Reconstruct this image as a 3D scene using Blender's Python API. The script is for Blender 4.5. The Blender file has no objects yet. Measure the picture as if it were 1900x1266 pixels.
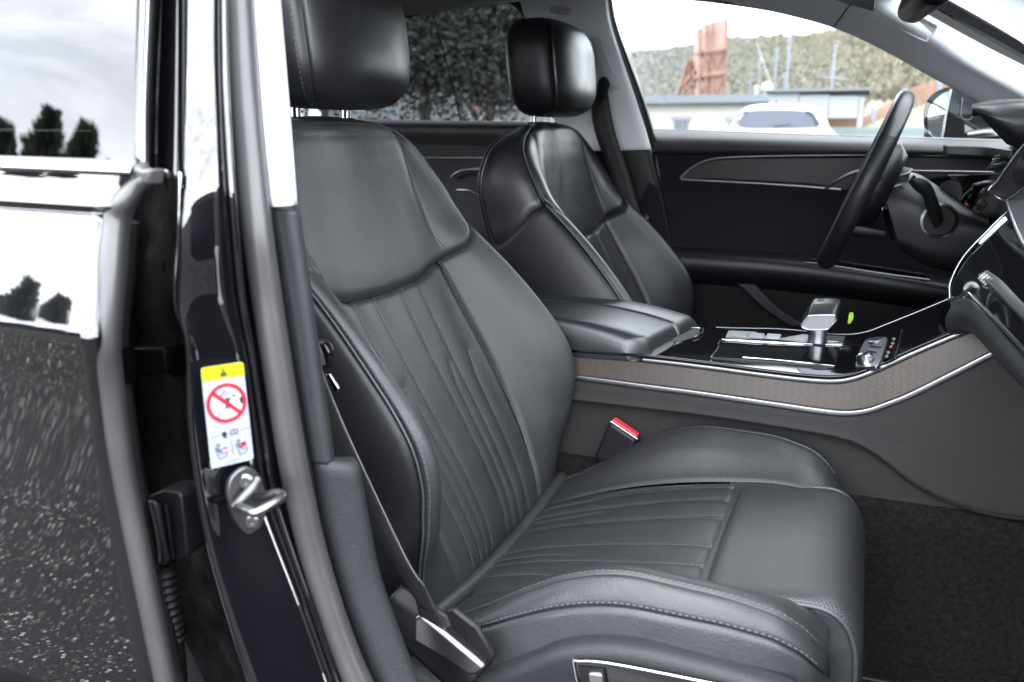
import bpy, bmesh, math, random
import numpy as np
from mathutils import Vector, Matrix

S = bpy.context.scene
COL = S.collection
rad = math.radians

# ------------------------------------------------------------------ camera
FPX, YAW, PITCH = 1537.0, rad(22.9), rad(14.2)
CAMPOS = np.array([0.0, 0.0, 1.02])
cd = bpy.data.cameras.new('camera'); cam = bpy.data.objects.new('camera', cd); COL.objects.link(cam)
cd.sensor_width = 36.0; cd.lens = FPX * 36.0 / 1900.0
cd.clip_start = 0.02; cd.clip_end = 3000
cam.location = CAMPOS; cam.rotation_euler = (rad(90) - PITCH, 0, YAW)
cd.dof.use_dof = True; cd.dof.focus_distance = 1.25; cd.dof.aperture_fstop = 5.0
S.camera = cam

# ------------------------------------------------------------------ sky, sun, exposure
SUN_EL, SUN_AZ = rad(66), rad(235)          # azimuth from +Y, clockwise seen from above
W = bpy.data.worlds.new('World'); S.world = W; W.use_nodes = True
nt = W.node_tree; nt.nodes.clear()
def N(tree, kind, **kw):
    n = tree.nodes.new(kind)
    for k, v in kw.items():
        if k.startswith('i_'): n.inputs[k[2:].replace('_', ' ')].default_value = v
        else: setattr(n, k, v)
    return n
wo = N(nt, 'ShaderNodeOutputWorld'); bg = N(nt, 'ShaderNodeBackground'); bg.inputs['Strength'].default_value = 0.12
sky = N(nt, 'ShaderNodeTexSky', sky_type='NISHITA', sun_disc=False, sun_elevation=SUN_EL, sun_rotation=SUN_AZ)
tc = N(nt, 'ShaderNodeTexCoord'); mp = N(nt, 'ShaderNodeMapping'); mp.inputs['Scale'].default_value = (1.0, 1.0, 2.4)
nz = N(nt, 'ShaderNodeTexNoise'); nz.inputs['Scale'].default_value = 2.3; nz.inputs['Detail'].default_value = 9; nz.inputs['Roughness'].default_value = .56; nz.inputs['Distortion'].default_value = .35
cr1 = N(nt, 'ShaderNodeValToRGB'); cr1.color_ramp.elements[0].position = .40; cr1.color_ramp.elements[0].color = (.72, .72, .72, 1); cr1.color_ramp.elements[1].position = .56
nz2 = N(nt, 'ShaderNodeTexNoise'); nz2.inputs['Scale'].default_value = 3.1; nz2.inputs['Detail'].default_value = 7; nz2.inputs['Roughness'].default_value = .55
cr2 = N(nt, 'ShaderNodeValToRGB')
cr2.color_ramp.elements[0].position = .38; cr2.color_ramp.elements[0].color = (14.4, 15.1, 16.4, 1)
cr2.color_ramp.elements[1].position = .60; cr2.color_ramp.elements[1].color = (21.8, 22.4, 23.6, 1)
mx = N(nt, 'ShaderNodeMix', data_type='RGBA')
L = nt.links.new
L(tc.outputs['Generated'], mp.inputs['Vector']); L(mp.outputs['Vector'], nz.inputs['Vector']); L(mp.outputs['Vector'], nz2.inputs['Vector'])
L(nz.outputs['Fac'], cr1.inputs['Fac']); L(nz2.outputs['Fac'], cr2.inputs['Fac'])
L(cr1.outputs['Color'], mx.inputs['Factor']); L(sky.outputs['Color'], mx.inputs['A']); L(cr2.outputs['Color'], mx.inputs['B'])
L(mx.outputs['Result'], bg.inputs['Color']); L(bg.outputs['Background'], wo.inputs['Surface'])

sl = bpy.data.lights.new('sun', 'SUN'); sl.energy = .6; sl.angle = rad(40); sl.color = (1, .96, .9)
so = bpy.data.objects.new('sun', sl); COL.objects.link(so)
sdir = Vector((math.sin(SUN_AZ) * math.cos(SUN_EL), math.cos(SUN_AZ) * math.cos(SUN_EL), math.sin(SUN_EL)))
so.rotation_euler = sdir.to_track_quat('Z', 'Y').to_euler(); so.location = (0, 0, 30)

S.view_settings.view_transform = 'Standard'; S.view_settings.look = 'None'
S.view_settings.gamma = 1.0; S.view_settings.use_curve_mapping = False
S.view_settings.exposure = 2.4
S.render.engine = 'CYCLES'
S.cycles.use_denoising = True
S.cycles.max_bounces = 10; S.cycles.diffuse_bounces = 5; S.cycles.glossy_bounces = 5; S.cycles.transparent_max_bounces = 16
S.cycles.sample_clamp_indirect = 8.0

# ------------------------------------------------------------------ measuring: a photo point on a known plane of the car
_F = np.array([-math.sin(YAW) * math.cos(PITCH), math.cos(YAW) * math.cos(PITCH), -math.sin(PITCH)])
_R = np.array([math.cos(YAW), math.sin(YAW), 0.0]); _U = np.cross(_R, _F)
def at(px, py, Y=None, X=None, Z=None):
    d = _F + _R * (px - 950) / FPX + _U * (633 - py) / FPX
    if Y is not None: t = (Y - CAMPOS[1]) / d[1]
    elif X is not None: t = (X - CAMPOS[0]) / d[0]
    else: t = (Z - CAMPOS[2]) / d[2]
    return CAMPOS + t * d
def atl(pts, Y=None):
    return [at(p[0], p[1], Y=(p[2] if len(p) > 2 else Y)) for p in pts]

# ------------------------------------------------------------------ mesh helpers
def crv(pts, n, closed=False):
    """n points evenly spaced on a smooth curve through pts"""
    P = np.array(pts, float)
    if len(P) == 2 and not closed:
        return np.array([P[0] + (P[1] - P[0]) * i / (n - 1) for i in range(n)])
    if closed: Q = np.vstack([P[-1], P, P[0], P[1]])
    else: Q = np.vstack([2 * P[0] - P[1], P, 2 * P[-1] - P[-2]])
    t = (np.arange(24) / 24)[None, :, None]; p0, p1, p2, p3 = Q[:-3, None], Q[1:-2, None], Q[2:-1, None], Q[3:, None]
    out = (.5 * ((2 * p1) + (p2 - p0) * t + (2 * p0 - 5 * p1 + 4 * p2 - p3) * t * t + (3 * p1 - p0 - 3 * p2 + p3) * t ** 3)).reshape(-1, P.shape[1])
    out = np.vstack([out, Q[-2]])
    d = np.r_[0, np.cumsum(np.linalg.norm(np.diff(out, axis=0), axis=1))]
    s = np.linspace(0, d[-1], n + 1)[:n] if closed else np.linspace(0, d[-1], n)
    return np.array([np.interp(s, d, out[:, k]) for k in range(P.shape[1])]).T

def lin(pts, n):
    P = np.array(pts, float); d = np.r_[0, np.cumsum(np.linalg.norm(np.diff(P, axis=0), axis=1))]
    s = np.linspace(0, d[-1], n)
    return np.array([np.interp(s, d, P[:, k]) for k in range(P.shape[1])]).T

def wloc(o):
    v = Vector((0, 0, 0))
    while o: v += o.location; o = o.parent
    return v

def mesh(name, V, F, mat, parent=None, smooth=True, uv=None, mats=None, fmat=None):
    me = bpy.data.meshes.new(name)
    off = np.array(wloc(parent)) if parent else np.zeros(3)
    me.from_pydata((np.array(V, float) - off).tolist(), [], [tuple(map(int, f)) for f in F])
    for m in (mats or [mat]): me.materials.append(m)
    if fmat is not None: me.polygons.foreach_set('material_index', fmat)
    if smooth: me.polygons.foreach_set('use_smooth', [True] * len(me.polygons))
    if uv is not None:
        l = me.uv_layers.new(name='UVMap'); vi = np.empty(len(me.loops), int); me.loops.foreach_get('vertex_index', vi)
        l.data.foreach_set('uv', np.array(uv, float)[vi].ravel())
    me.update()
    o = bpy.data.objects.new(name, me); COL.objects.link(o)
    if parent: o.parent = parent
    return o

def grid_faces(nr, nc, wrap=False):
    F = []
    for i in range(nr - 1):
        for j in range(nc - (0 if wrap else 1)):
            k = (j + 1) % nc
            F.append((i * nc + j, i * nc + k, (i + 1) * nc + k, (i + 1) * nc + j))
    return F

def solid(o, t, off=-1):
    m = o.modifiers.new('thickness', 'SOLIDIFY'); m.thickness = t; m.offset = off; return o
def bev(o, w, seg=2, ang=30):
    m = o.modifiers.new('edge', 'BEVEL'); m.width = w; m.segments = seg; m.limit_method = 'ANGLE'; m.angle_limit = rad(ang); m.harden_normals = False
    return o
def auto(o, ang=35):
    me = o.data; me.polygons.foreach_set('use_smooth', [True] * len(me.polygons))
    me.set_sharp_from_angle(angle=rad(ang)); return o

def net(name, rows, mat, parent=None, nu=40, nv=24, thick=0, off=-1, straight=False, toward=(0, -1, .3)):
    A = np.array([crv(r, nu) for r in rows])
    f = lin if straight else crv
    G = np.array([f(A[:, j], nv) for j in range(nu)]).transpose(1, 0, 2)
    V = G.reshape(-1, 3)
    du = np.linalg.norm(np.diff(G, axis=1), axis=2); dv = np.linalg.norm(np.diff(G, axis=0), axis=2)
    uu = np.concatenate([np.zeros((nv, 1)), np.cumsum(du, 1)], 1); vv = np.concatenate([np.zeros((1, nu)), np.cumsum(dv, 0)], 0)
    Fc = grid_faces(nv, nu)
    n = np.cross(G[nv // 2, nu // 2 + 1] - G[nv // 2, nu // 2], G[min(nv // 2 + 1, nv - 1), nu // 2] - G[nv // 2 - (1 if nv == 2 else 0), nu // 2])
    if np.dot(n, toward) < 0: Fc = [f_[::-1] for f_ in Fc]
    o = mesh(name, V, Fc, mat, parent, uv=np.stack([uu.ravel(), vv.ravel()], 1))
    if thick: solid(o, thick, off)
    return o

def sweep(name, path, prof, mat, parent=None, n=60, up=(0, 0, 1), closed=False, smooth=True, scale=None, sharp=40, raw=False, caps=True):
    P = np.array(path, float) if raw else crv(path, n, closed)
    n = len(P); T = np.gradient(P, axis=0)
    if closed: T = np.roll(P, -1, 0) - np.roll(P, 1, 0)
    T /= np.linalg.norm(T, axis=1)[:, None]
    up = np.array(up, float); V = []
    for alt in ((0.03, 1.0, 0.02), (1.0, .05, .03)):
        if np.max(np.abs(T @ up)) > .97 * np.linalg.norm(up): up = np.array(alt)
    pr = np.array(prof, float); m = len(pr)
    for i in range(n):
        sd = np.cross(T[i], up); sd /= np.linalg.norm(sd) + 1e-9; u2 = np.cross(sd, T[i])
        k = 1 if scale is None else scale(i / (n - 1))
        for a, b in pr: V.append(P[i] + sd * a * k + u2 * b * k)
    F = grid_faces(n, m, True)
    if closed: F += [((n - 1) * m + j, (n - 1) * m + (j + 1) % m, (j + 1) % m, j) for j in range(m)]
    elif caps: F += [tuple(range(m))[::-1], tuple((n - 1) * m + j for j in range(m))]
    o = mesh(name, V, F, mat, parent, smooth)
    return auto(o, sharp) if smooth else o
def circ(r, n=12, ry=None):
    return [(r * math.cos(2 * math.pi * i / n), (ry or r) * math.sin(2 * math.pi * i / n)) for i in range(n)]
def rrect(w, h, r, k=4):
    out = []
    for cx, cy, a0 in ((w / 2 - r, h / 2 - r, 0), (-w / 2 + r, h / 2 - r, 90), (-w / 2 + r, -h / 2 + r, 180), (w / 2 - r, -h / 2 + r, 270)):
        for i in range(k + 1):
            a = rad(a0 + 90 * i / k); out.append((cx + r * math.cos(a), cy + r * math.sin(a)))
    return out
def tube(name, path, r, mat, parent=None, n=60, seg=12, ry=None, **k):
    return sweep(name, path, circ(r, seg, ry), mat, parent, n, sharp=60, **k)

def plate(name, outline, t, mat, parent=None, bevel=0, normal=None, seg=2):
    """flat outline (3D points) given thickness t away from the viewer side"""
    P = np.array(outline, float); c = P.mean(0)
    nn = np.zeros(3)
    for i in range(len(P)): nn += np.cross(P[i] - c, P[(i + 1) % len(P)] - c)
    nn /= np.linalg.norm(nn)
    want = np.array(normal if normal is not None else CAMPOS - c, float)
    if np.dot(nn, want) < 0: P = P[::-1]; nn = -nn
    m = len(P); V = np.vstack([P, P - nn * t])
    F = [tuple(range(m)), tuple(range(2 * m - 1, m - 1, -1))] + [(i, m + i, m + (i + 1) % m, (i + 1) % m) for i in range(m)]
    o = mesh(name, V, F, mat, parent, smooth=False)
    if bevel: bev(o, bevel, seg); auto(o, 40)
    return o

def box(name, size, loc, mat, parent=None, rot=(0, 0, 0), bevel=.004, seg=2, taper=1.0):
    x, y, z = [s / 2 for s in size]
    V = [(sx * x * (taper if sz > 0 else 1), sy * y * (taper if sz > 0 else 1), sz * z) for sz in (-1, 1) for sx, sy in ((-1, -1), (1, -1), (1, 1), (-1, 1))]
    from mathutils import Euler
    M = Euler(rot).to_matrix()
    V = [np.array(M @ Vector(v)) + np.array(loc) for v in V]
    F = [(3, 2, 1, 0), (4, 5, 6, 7), (0, 1, 5, 4), (1, 2, 6, 5), (2, 3, 7, 6), (3, 0, 4, 7)]
    o = mesh(name, V, F, mat, parent, smooth=False)
    if bevel: bev(o, bevel, seg); auto(o, 40)
    return o

def lathe(name, center, axis, prof, mat, parent=None, n=32, sharp=35):
    """prof: (radius, height along axis)"""
    ax = np.array(axis, float); ax /= np.linalg.norm(ax)
    a = np.cross(ax, (0, 0, 1) if abs(ax[2]) < .9 else (1, 0, 0)); a /= np.linalg.norm(a); b = np.cross(ax, a)
    V = []
    for r, h in prof:
        for i in range(n):
            t = 2 * math.pi * i / n; V.append(np.array(center) + ax * h + (a * math.cos(t) + b * math.sin(t)) * r)
    m = len(prof); F = grid_faces(m, n, True)
    if prof[0][0] > 0: F.append(tuple(range(n))[::-1])
    if prof[-1][0] > 0: F.append(tuple((m - 1) * n + i for i in range(n)))
    return auto(mesh(name, V, F, mat, parent), sharp)

def thing(name, label, cat, loc=(0, 0, 0), group=None, kind=None):
    o = bpy.data.objects.new(name, None); COL.objects.link(o); o.location = loc; o.empty_display_size = .05
    return tag(o, label, cat, group, kind)
def tag(o, label=None, cat=None, group=None, kind=None):
    if cat == 'car door': kind = 'thing'
    if label: o['label'] = label
    if cat: o['category'] = cat
    if group: o['group'] = group
    if kind: o['kind'] = kind
    return o

# ------------------------------------------------------------------ materials
MATS = {}
def mat(name, base, rough=.5, metal=0.0, spec=.5, coat=0.0, bump=None, vary=None, sheen=0.0, rvary=None, crease=None):
    """bump=(scale, strength, distance, kind); vary=(scale, amount); rvary=(scale, amount)"""
    m = bpy.data.materials.new(name); m.use_nodes = True; t = m.node_tree; b = t.nodes['Principled BSDF']; k = t.links.new
    b.inputs['Base Color'].default_value = (*base, 1); b.inputs['Roughness'].default_value = rough; b.inputs['Metallic'].default_value = metal
    b.inputs['Specular IOR Level'].default_value = spec; b.inputs['Coat Weight'].default_value = coat; b.inputs['Coat Roughness'].default_value = .03
    if sheen: b.inputs['Sheen Weight'].default_value = sheen; b.inputs['Sheen Roughness'].default_value = .4
    geo = N(t, 'ShaderNodeNewGeometry')
    if vary:
        n = N(t, 'ShaderNodeTexNoise'); n.inputs['Scale'].default_value = vary[0]; n.inputs['Detail'].default_value = 6
        r = N(t, 'ShaderNodeMapRange'); r.inputs['From Min'].default_value = .3; r.inputs['From Max'].default_value = .7; r.inputs['To Min'].default_value = 1 - vary[1]; r.inputs['To Max'].default_value = 1 + vary[1]
        mm = N(t, 'ShaderNodeVectorMath', operation='SCALE'); mm.inputs[0].default_value = base
        k(geo.outputs['Position'], n.inputs['Vector']); k(n.outputs['Fac'], r.inputs['Value']); k(r.outputs['Result'], mm.inputs['Scale']); k(mm.outputs['Vector'], b.inputs['Base Color'])
    if rvary:
        n = N(t, 'ShaderNodeTexNoise'); n.inputs['Scale'].default_value = rvary[0]; n.inputs['Detail'].default_value = 6
        r = N(t, 'ShaderNodeMapRange'); r.inputs['From Min'].default_value = .35; r.inputs['From Max'].default_value = .7; r.inputs['To Min'].default_value = rough; r.inputs['To Max'].default_value = rough + rvary[1]
        k(geo.outputs['Position'], n.inputs['Vector']); k(n.outputs['Fac'], r.inputs['Value']); k(r.outputs['Result'], b.inputs['Roughness'])
    if bump:
        kind = bump[3] if len(bump) > 3 else 'noise'
        if kind == 'voronoi':
            n = N(t, 'ShaderNodeTexVoronoi'); n.inputs['Scale'].default_value = bump[0]; o = n.outputs['Distance']
        else:
            n = N(t, 'ShaderNodeTexNoise'); n.inputs['Scale'].default_value = bump[0]; n.inputs['Detail'].default_value = 4; o = n.outputs['Fac']
        bp = N(t, 'ShaderNodeBump'); bp.inputs['Strength'].default_value = bump[1]; bp.inputs['Distance'].default_value = bump[2]
        k(geo.outputs['Position'], n.inputs['Vector']); k(o, bp.inputs['Height']); k(bp.outputs['Normal'], b.inputs['Normal'])
        if crease:
            k(creases(t, crease), bp.inputs['Normal'])
    MATS[name] = m; return m

def creases(t, amount):
    """soft, uneven creases of used leather: a wide billow and thin stretched wrinkles"""
    k = t.links.new; g = N(t, 'ShaderNodeNewGeometry'); mp_ = N(t, 'ShaderNodeMapping'); mp_.inputs['Scale'].default_value = (38, 14, 26); mp_.inputs['Rotation'].default_value = (.4, .3, .5)
    w = N(t, 'ShaderNodeTexNoise'); w.inputs['Scale'].default_value = 1.0; w.inputs['Detail'].default_value = 5; w.inputs['Distortion'].default_value = 1.2
    w2 = N(t, 'ShaderNodeTexNoise'); w2.inputs['Scale'].default_value = 11; w2.inputs['Detail'].default_value = 2
    k(g.outputs['Position'], mp_.inputs['Vector']); k(mp_.outputs['Vector'], w.inputs['Vector']); k(g.outputs['Position'], w2.inputs['Vector'])
    b1 = N(t, 'ShaderNodeBump'); b1.inputs['Strength'].default_value = amount; b1.inputs['Distance'].default_value = .004
    b2 = N(t, 'ShaderNodeBump'); b2.inputs['Strength'].default_value = amount; b2.inputs['Distance'].default_value = .014
    k(w2.outputs['Fac'], b2.inputs['Height']); k(w.outputs['Fac'], b1.inputs['Height']); k(b2.outputs['Normal'], b1.inputs['Normal'])
    return b1.outputs['Normal']

def perforated(name, base, rough):
    m = mat(name, base, rough, vary=(14, .12)); t = m.node_tree; b = t.nodes['Principled BSDF']; k = t.links.new
    uvn = N(t, 'ShaderNodeUVMap'); mpn = N(t, 'ShaderNodeMapping'); mpn.inputs['Rotation'].default_value = (0, 0, rad(45))
    v = N(t, 'ShaderNodeTexVoronoi', voronoi_dimensions='2D'); v.inputs['Scale'].default_value = 255; v.inputs['Randomness'].default_value = 0
    k(uvn.outputs['UV'], mpn.inputs['Vector']); k(mpn.outputs['Vector'], v.inputs['Vector'])
    r = N(t, 'ShaderNodeMapRange'); r.inputs['From Min'].default_value = .20; r.inputs['From Max'].default_value = .36
    k(v.outputs['Distance'], r.inputs['Value'])
    src = b.inputs['Base Color'].links[0].from_socket
    mxn = N(t, 'ShaderNodeMix', data_type='RGBA'); mxn.inputs['A'].default_value = (.004, .004, .005, 1)
    k(r.outputs['Result'], mxn.inputs['Factor']); k(src, mxn.inputs['B']); k(mxn.outputs['Result'], b.inputs['Base Color'])
    bp = N(t, 'ShaderNodeBump'); bp.inputs['Strength'].default_value = .5; bp.inputs['Distance'].default_value = .0008
    nn = N(t, 'ShaderNodeTexNoise'); nn.inputs['Scale'].default_value = 900; g = N(t, 'ShaderNodeNewGeometry'); k(g.outputs['Position'], nn.inputs['Vector'])
    ad = N(t, 'ShaderNodeMath', operation='MULTIPLY_ADD'); ad.inputs[1].default_value = .18
    k(nn.outputs['Fac'], ad.inputs[0]); k(r.outputs['Result'], ad.inputs[2]); k(ad.outputs['Value'], bp.inputs['Height']); k(bp.outputs['Normal'], b.inputs['Normal']); k(creases(t, .10), bp.inputs['Normal'])
    return m

def glass(name, tint, ior=1.5, boost=1.0):
    m = bpy.data.materials.new(name); m.use_nodes = True; t = m.node_tree; t.nodes.clear(); k = t.links.new
    o = N(t, 'ShaderNodeOutputMaterial'); tr = N(t, 'ShaderNodeBsdfTransparent'); tr.inputs['Color'].default_value = (*tint, 1)
    gl = N(t, 'ShaderNodeBsdfGlossy'); gl.inputs['Roughness'].default_value = 0.0; fr = N(t, 'ShaderNodeFresnel'); fr.inputs['IOR'].default_value = ior
    x = N(t, 'ShaderNodeMixShader'); k(fr.outputs['Fac'], x.inputs['Fac']); k(tr.outputs['BSDF'], x.inputs[1]); k(gl.outputs['BSDF'], x.inputs[2]); k(x.outputs['Shader'], o.inputs['Surface'])
    MATS[name] = m; return m

LEATHER = mat('leather_charcoal', (.0176, .0184, .0202), .40, spec=.48, bump=(430, .16, .0014, 'voronoi'), crease=.10, vary=(9, .15), rvary=(20, .12))
LEATHER_SMOOTH = mat('leather_smooth_black', (.0115, .0121, .0135), .33, spec=.5, bump=(520, .07, .001, 'voronoi'), crease=.06, vary=(9, .15), rvary=(20, .10))
LEATHER_REST = mat('leather_armrest', (.016, .0175, .020), .36, spec=.8, bump=(430, .10, .001, 'voronoi'), crease=.04)
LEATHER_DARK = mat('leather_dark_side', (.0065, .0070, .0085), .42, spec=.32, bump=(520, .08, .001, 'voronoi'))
PERF = perforated('leather_perforated', (.0255, .0266, .0288), .43)
PIPING = mat('leather_piping', (.035, .037, .042), .4)
THREAD = mat('seam_thread', (.085, .088, .095), .7)
SUEDE = mat('suede_navy', (.0105, .0110, .0132), .9, spec=.12, sheen=.12, bump=(350, .25, .001))
PLASTIC = mat('plastic_black', (.0065, .0066, .0075), .45, spec=.28, bump=(700, .12, .0008, 'voronoi'))
PLASTIC_GREY = mat('plastic_grey_grain', (.0150, .0160, .0182), .50, spec=.3, bump=(750, .35, .0012, 'voronoi'), vary=(30, .08))
PANEL_GREY = mat('console_panel_grain', (.0200, .0195, .0190), .58, spec=.22, bump=(620, .45, .0014, 'voronoi'), vary=(12, .08))
GLOSS = mat('piano_black', (.004, .004, .005), .06, coat=.0, rvary=(60, .03))
PAINT = mat('black_car_paint', (.003, .003, .004), .02, coat=1.0)
PAINT.node_tree.nodes['Principled BSDF'].inputs['Coat IOR'].default_value = 1.65; PAINT.node_tree.nodes['Principled BSDF'].inputs['Coat Roughness'].default_value = .012
PAINT_DUSTY_SHADE = mat('black_paint_dusty_shade_jamb', (.002, .002, .0022), .25, spec=.02, rvary=(45, .3), bump=(160, .05, .0015))  # dusty paint, reflection cut to stand in for the shade of the recess
RUBBER = mat('rubber_seal', (.036, .0355, .0365), .36, spec=.6, bump=(500, .08, .001), vary=(25, .15))
RUBBER_BLACK = mat('rubber_black', (.006, .006, .0065), .5, spec=.25, bump=(400, .1, .001))
TRIM_PALE = mat('pillar_fabric_pale', (.62, .64, .67), .8, bump=(900, .2, .0008))
LINING = mat('roof_lining_grey', (.30, .31, .32), .95, bump=(800, .3, .001))
CHROME = mat('polished_trim_metal', (.45, .45, .47), .20, metal=1.0)
ALU = mat('brushed_aluminium', (.25, .25, .26), .36, metal=1.0, bump=(400, .05, .0005))
ALU_DARK = mat('satin_metal_dark', (.30, .31, .33), .33, metal=1.0)
CARPET = mat('carpet_black', (.0150, .0145, .0138), 1.0, spec=.03, bump=(420, 1.0, .006), vary=(150, .45))
BELT = mat('seat_belt_webbing', (.012, .012, .013), .62, bump=(900, .3, .0006))
RED = mat('buckle_red_plastic', (.62, .035, .045), .35)
GLASS_CLEAR = glass('window_glass', (.66, .69, .68))
GLASS_TINT = glass('privacy_glass', (.14, .147, .155))
STEEL = mat('striker_steel', (.13, .13, .135), .48, metal=1.0, bump=(300, .1, .0006))
STEEL_POLISHED = mat('polished_steel', (.22, .22, .225), .33, metal=1.0)
GLASS_DOOR = glass('dark_tinted_glass', (.005, .0052, .0055), 1.8)
# ------------------------------------------------------------------ seats (both built from the same measured sections)
def tab(T):
    A = np.array(T, float)
    def f(z):
        z = np.asarray(z, float)
        # monotone-ish smooth interpolation
        x, y = A[:, 0], A[:, 1]
        i = np.clip(np.searchsorted(x, z) - 1, 0, len(x) - 2)
        h = x[i + 1] - x[i]; t = np.clip((z - x[i]) / h, 0, 1)
        m = np.gradient(y, x)
        a = (2 * t ** 3 - 3 * t ** 2 + 1) * y[i] + (t ** 3 - 2 * t ** 2 + t) * h * m[i] + (-2 * t ** 3 + 3 * t ** 2) * y[i + 1] + (t ** 3 - t ** 2) * h * m[i + 1]
        return a
    return f
B_XC = tab([(.36, -.452), (.41, -.455), (.45, -.462), (.513, -.488), (.593, -.532), (.673, -.578), (.743, -.617), (.81, -.650), (.87, -.676), (.93, -.693), (.98, -.702), (1.01, -.709), (1.026, -.718), (1.034, -.732), (1.037, -.748)])
B_P = tab([(.36, 0), (.41, .002), (.478, .024), (.566, .087), (.62, .122), (.66, .136), (.70, .136), (.747, .124), (.80, .101), (.843, .075), (.88, .048), (.93, .030), (.98, .008), (1.01, 0), (1.037, 0)])
B_W = tab([(.36, .245), (.41, .252), (.5, .272), (.6, .283), (.75, .279), (.85, .266), (.89, .263), (.93, .257), (.96, .247), (.98, .236), (1.0, .214), (1.015, .185), (1.026, .150), (1.034, .110), (1.037, .085)])
B_D = tab([(.36, .10), (.45, .125), (.6, .14), (.85, .135), (.95, .115), (1.0, .085), (1.02, .060), (1.03, .035), (1.037, .004)])

def cr_vec(P, a):
    """Catmull-Rom through control points P (...,k,2) at parameters a (...)"""
    k = P.shape[-2]; i = np.clip(np.floor(a).astype(int), 0, k - 2); t = (a - i)[..., None]
    first = P[..., 1:2, :] * np.array([-1, 1.0]); last = P[..., k - 2:k - 1, :] * np.array([-1, 1.0])
    Q = np.concatenate([first, P, last], -2)
    g = lambda o: np.take_along_axis(Q, (i + o)[..., None, None].repeat(2, -1), -2)[..., 0, :]
    p0, p1, p2, p3 = g(0), g(1), g(2), g(3)
    return .5 * (2 * p1 + (p2 - p0) * t + (2 * p0 - 5 * p1 + 4 * p2 - p3) * t * t + (3 * p1 - p0 - 3 * p2 + p3) * t ** 3)

def back_pt(s, z):
    s, z = np.broadcast_arrays(np.asarray(s, float), np.asarray(z, float))
    xc, p, w, d = B_XC(z), B_P(z), B_W(z), B_D(z); k = w / .278; r = np.minimum(1.0, d / .12); o = np.zeros_like(k)
    P = np.stack([np.stack(c, -1) for c in [(o, xc - .010), (.10 * k, xc - .004), (.165 * k, xc + .10 * p), (.212 * k, xc + .70 * p - .001), (.244 * k, xc + p - .006 * r), (.267 * k, xc + .80 * p - .018 * r), (.278 * k, xc + .30 * p - .045 * r),
                  (.276 * k, xc - .62 * d), (.250 * k, xc - .88 * d), (.14 * k, xc - .98 * d), (o, xc - d)]], -2)
    ux = cr_vec(P, np.abs(s))
    return np.stack([ux[..., 1], ux[..., 0] * np.sign(s), z], -1)

def z_seam(s):
    return np.interp(np.abs(s), [0, 1, 2, 3, 4, 4.6, 5.5, 7, 10], [.786, .792, .812, .838, .866, .884, .865, .80, .78])
def back_map(s, t):
    s, t = np.broadcast_arrays(np.asarray(s, float), np.asarray(t, float)); zs = z_seam(s)
    z = np.where(t <= 1, .385 + (zs - .385) * t, zs + (1.0365 - zs) * np.sin(np.clip(t - 1, 0, 1) * math.pi / 2) ** .9)
    return back_pt(s, z)

C_ZC = tab([(-.50, .392), (-.47, .402), (-.42, .423), (-.35, .447), (-.25, .473), (-.138, .496), (-.08, .505), (-.03, .505), (.0, .495), (.02, .47)])
C_B = tab([(-.50, .0), (-.45, .008), (-.40, .018), (-.365, .030), (-.325, .046), (-.27, .064), (-.217, .069), (-.147, .058), (-.07, .040), (-.02, .022), (.0, .008), (.02, 0)])
C_W = tab([(-.50, .245), (-.45, .262), (-.38, .275), (-.2, .282), (-.06, .280), (-.02, .272), (.0, .262), (.02, .235)])
def cush_pt(s, x):
    s, x = np.broadcast_arrays(np.asarray(s, float), np.asarray(x, float))
    zc, b, w = C_ZC(x), C_B(x), C_W(x); k = w / .28; o = np.zeros_like(k)
    P = np.stack([np.stack(c, -1) for c in [(o, zc), (.10 * k, zc + .003), (.162 * k, zc + .14 * b), (.206 * k, zc + .76 * b), (.240 * k, zc + b + .002), (.266 * k, zc + .84 * b - .003), (.277 * k, zc + .35 * b - .018), (.281 * k, zc - .055), (.276 * k, zc - .10), (.14 * k, zc - .12), (o, zc - .12)]], -2)
    uz = cr_vec(P, np.abs(s))
    return np.stack([x, uz[..., 0] * np.sign(s), uz[..., 1]], -1)

def seg_dist(p, poly):
    """distance of points p (n,2) to a polyline"""
    best = np.full(len(p), 9.0); poly = np.array(poly, float)
    for a, b in zip(poly[:-1], poly[1:]):
        d = b - a; t = np.clip(((p - a) @ d) / (d @ d), 0, 1)
        best = np.minimum(best, np.linalg.norm(p - (a + t[:, None] * d), axis=1))
    return best

def dense(a, b, n, ends=.012):
    """parameters from a to b, denser at both ends (quilted edges)"""
    t = np.linspace(0, 1, n); t = t - ends * 6 * np.sin(2 * np.pi * t) / (2 * np.pi) * 2
    return a + (b - a) * np.clip(t, 0, 1)

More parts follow.
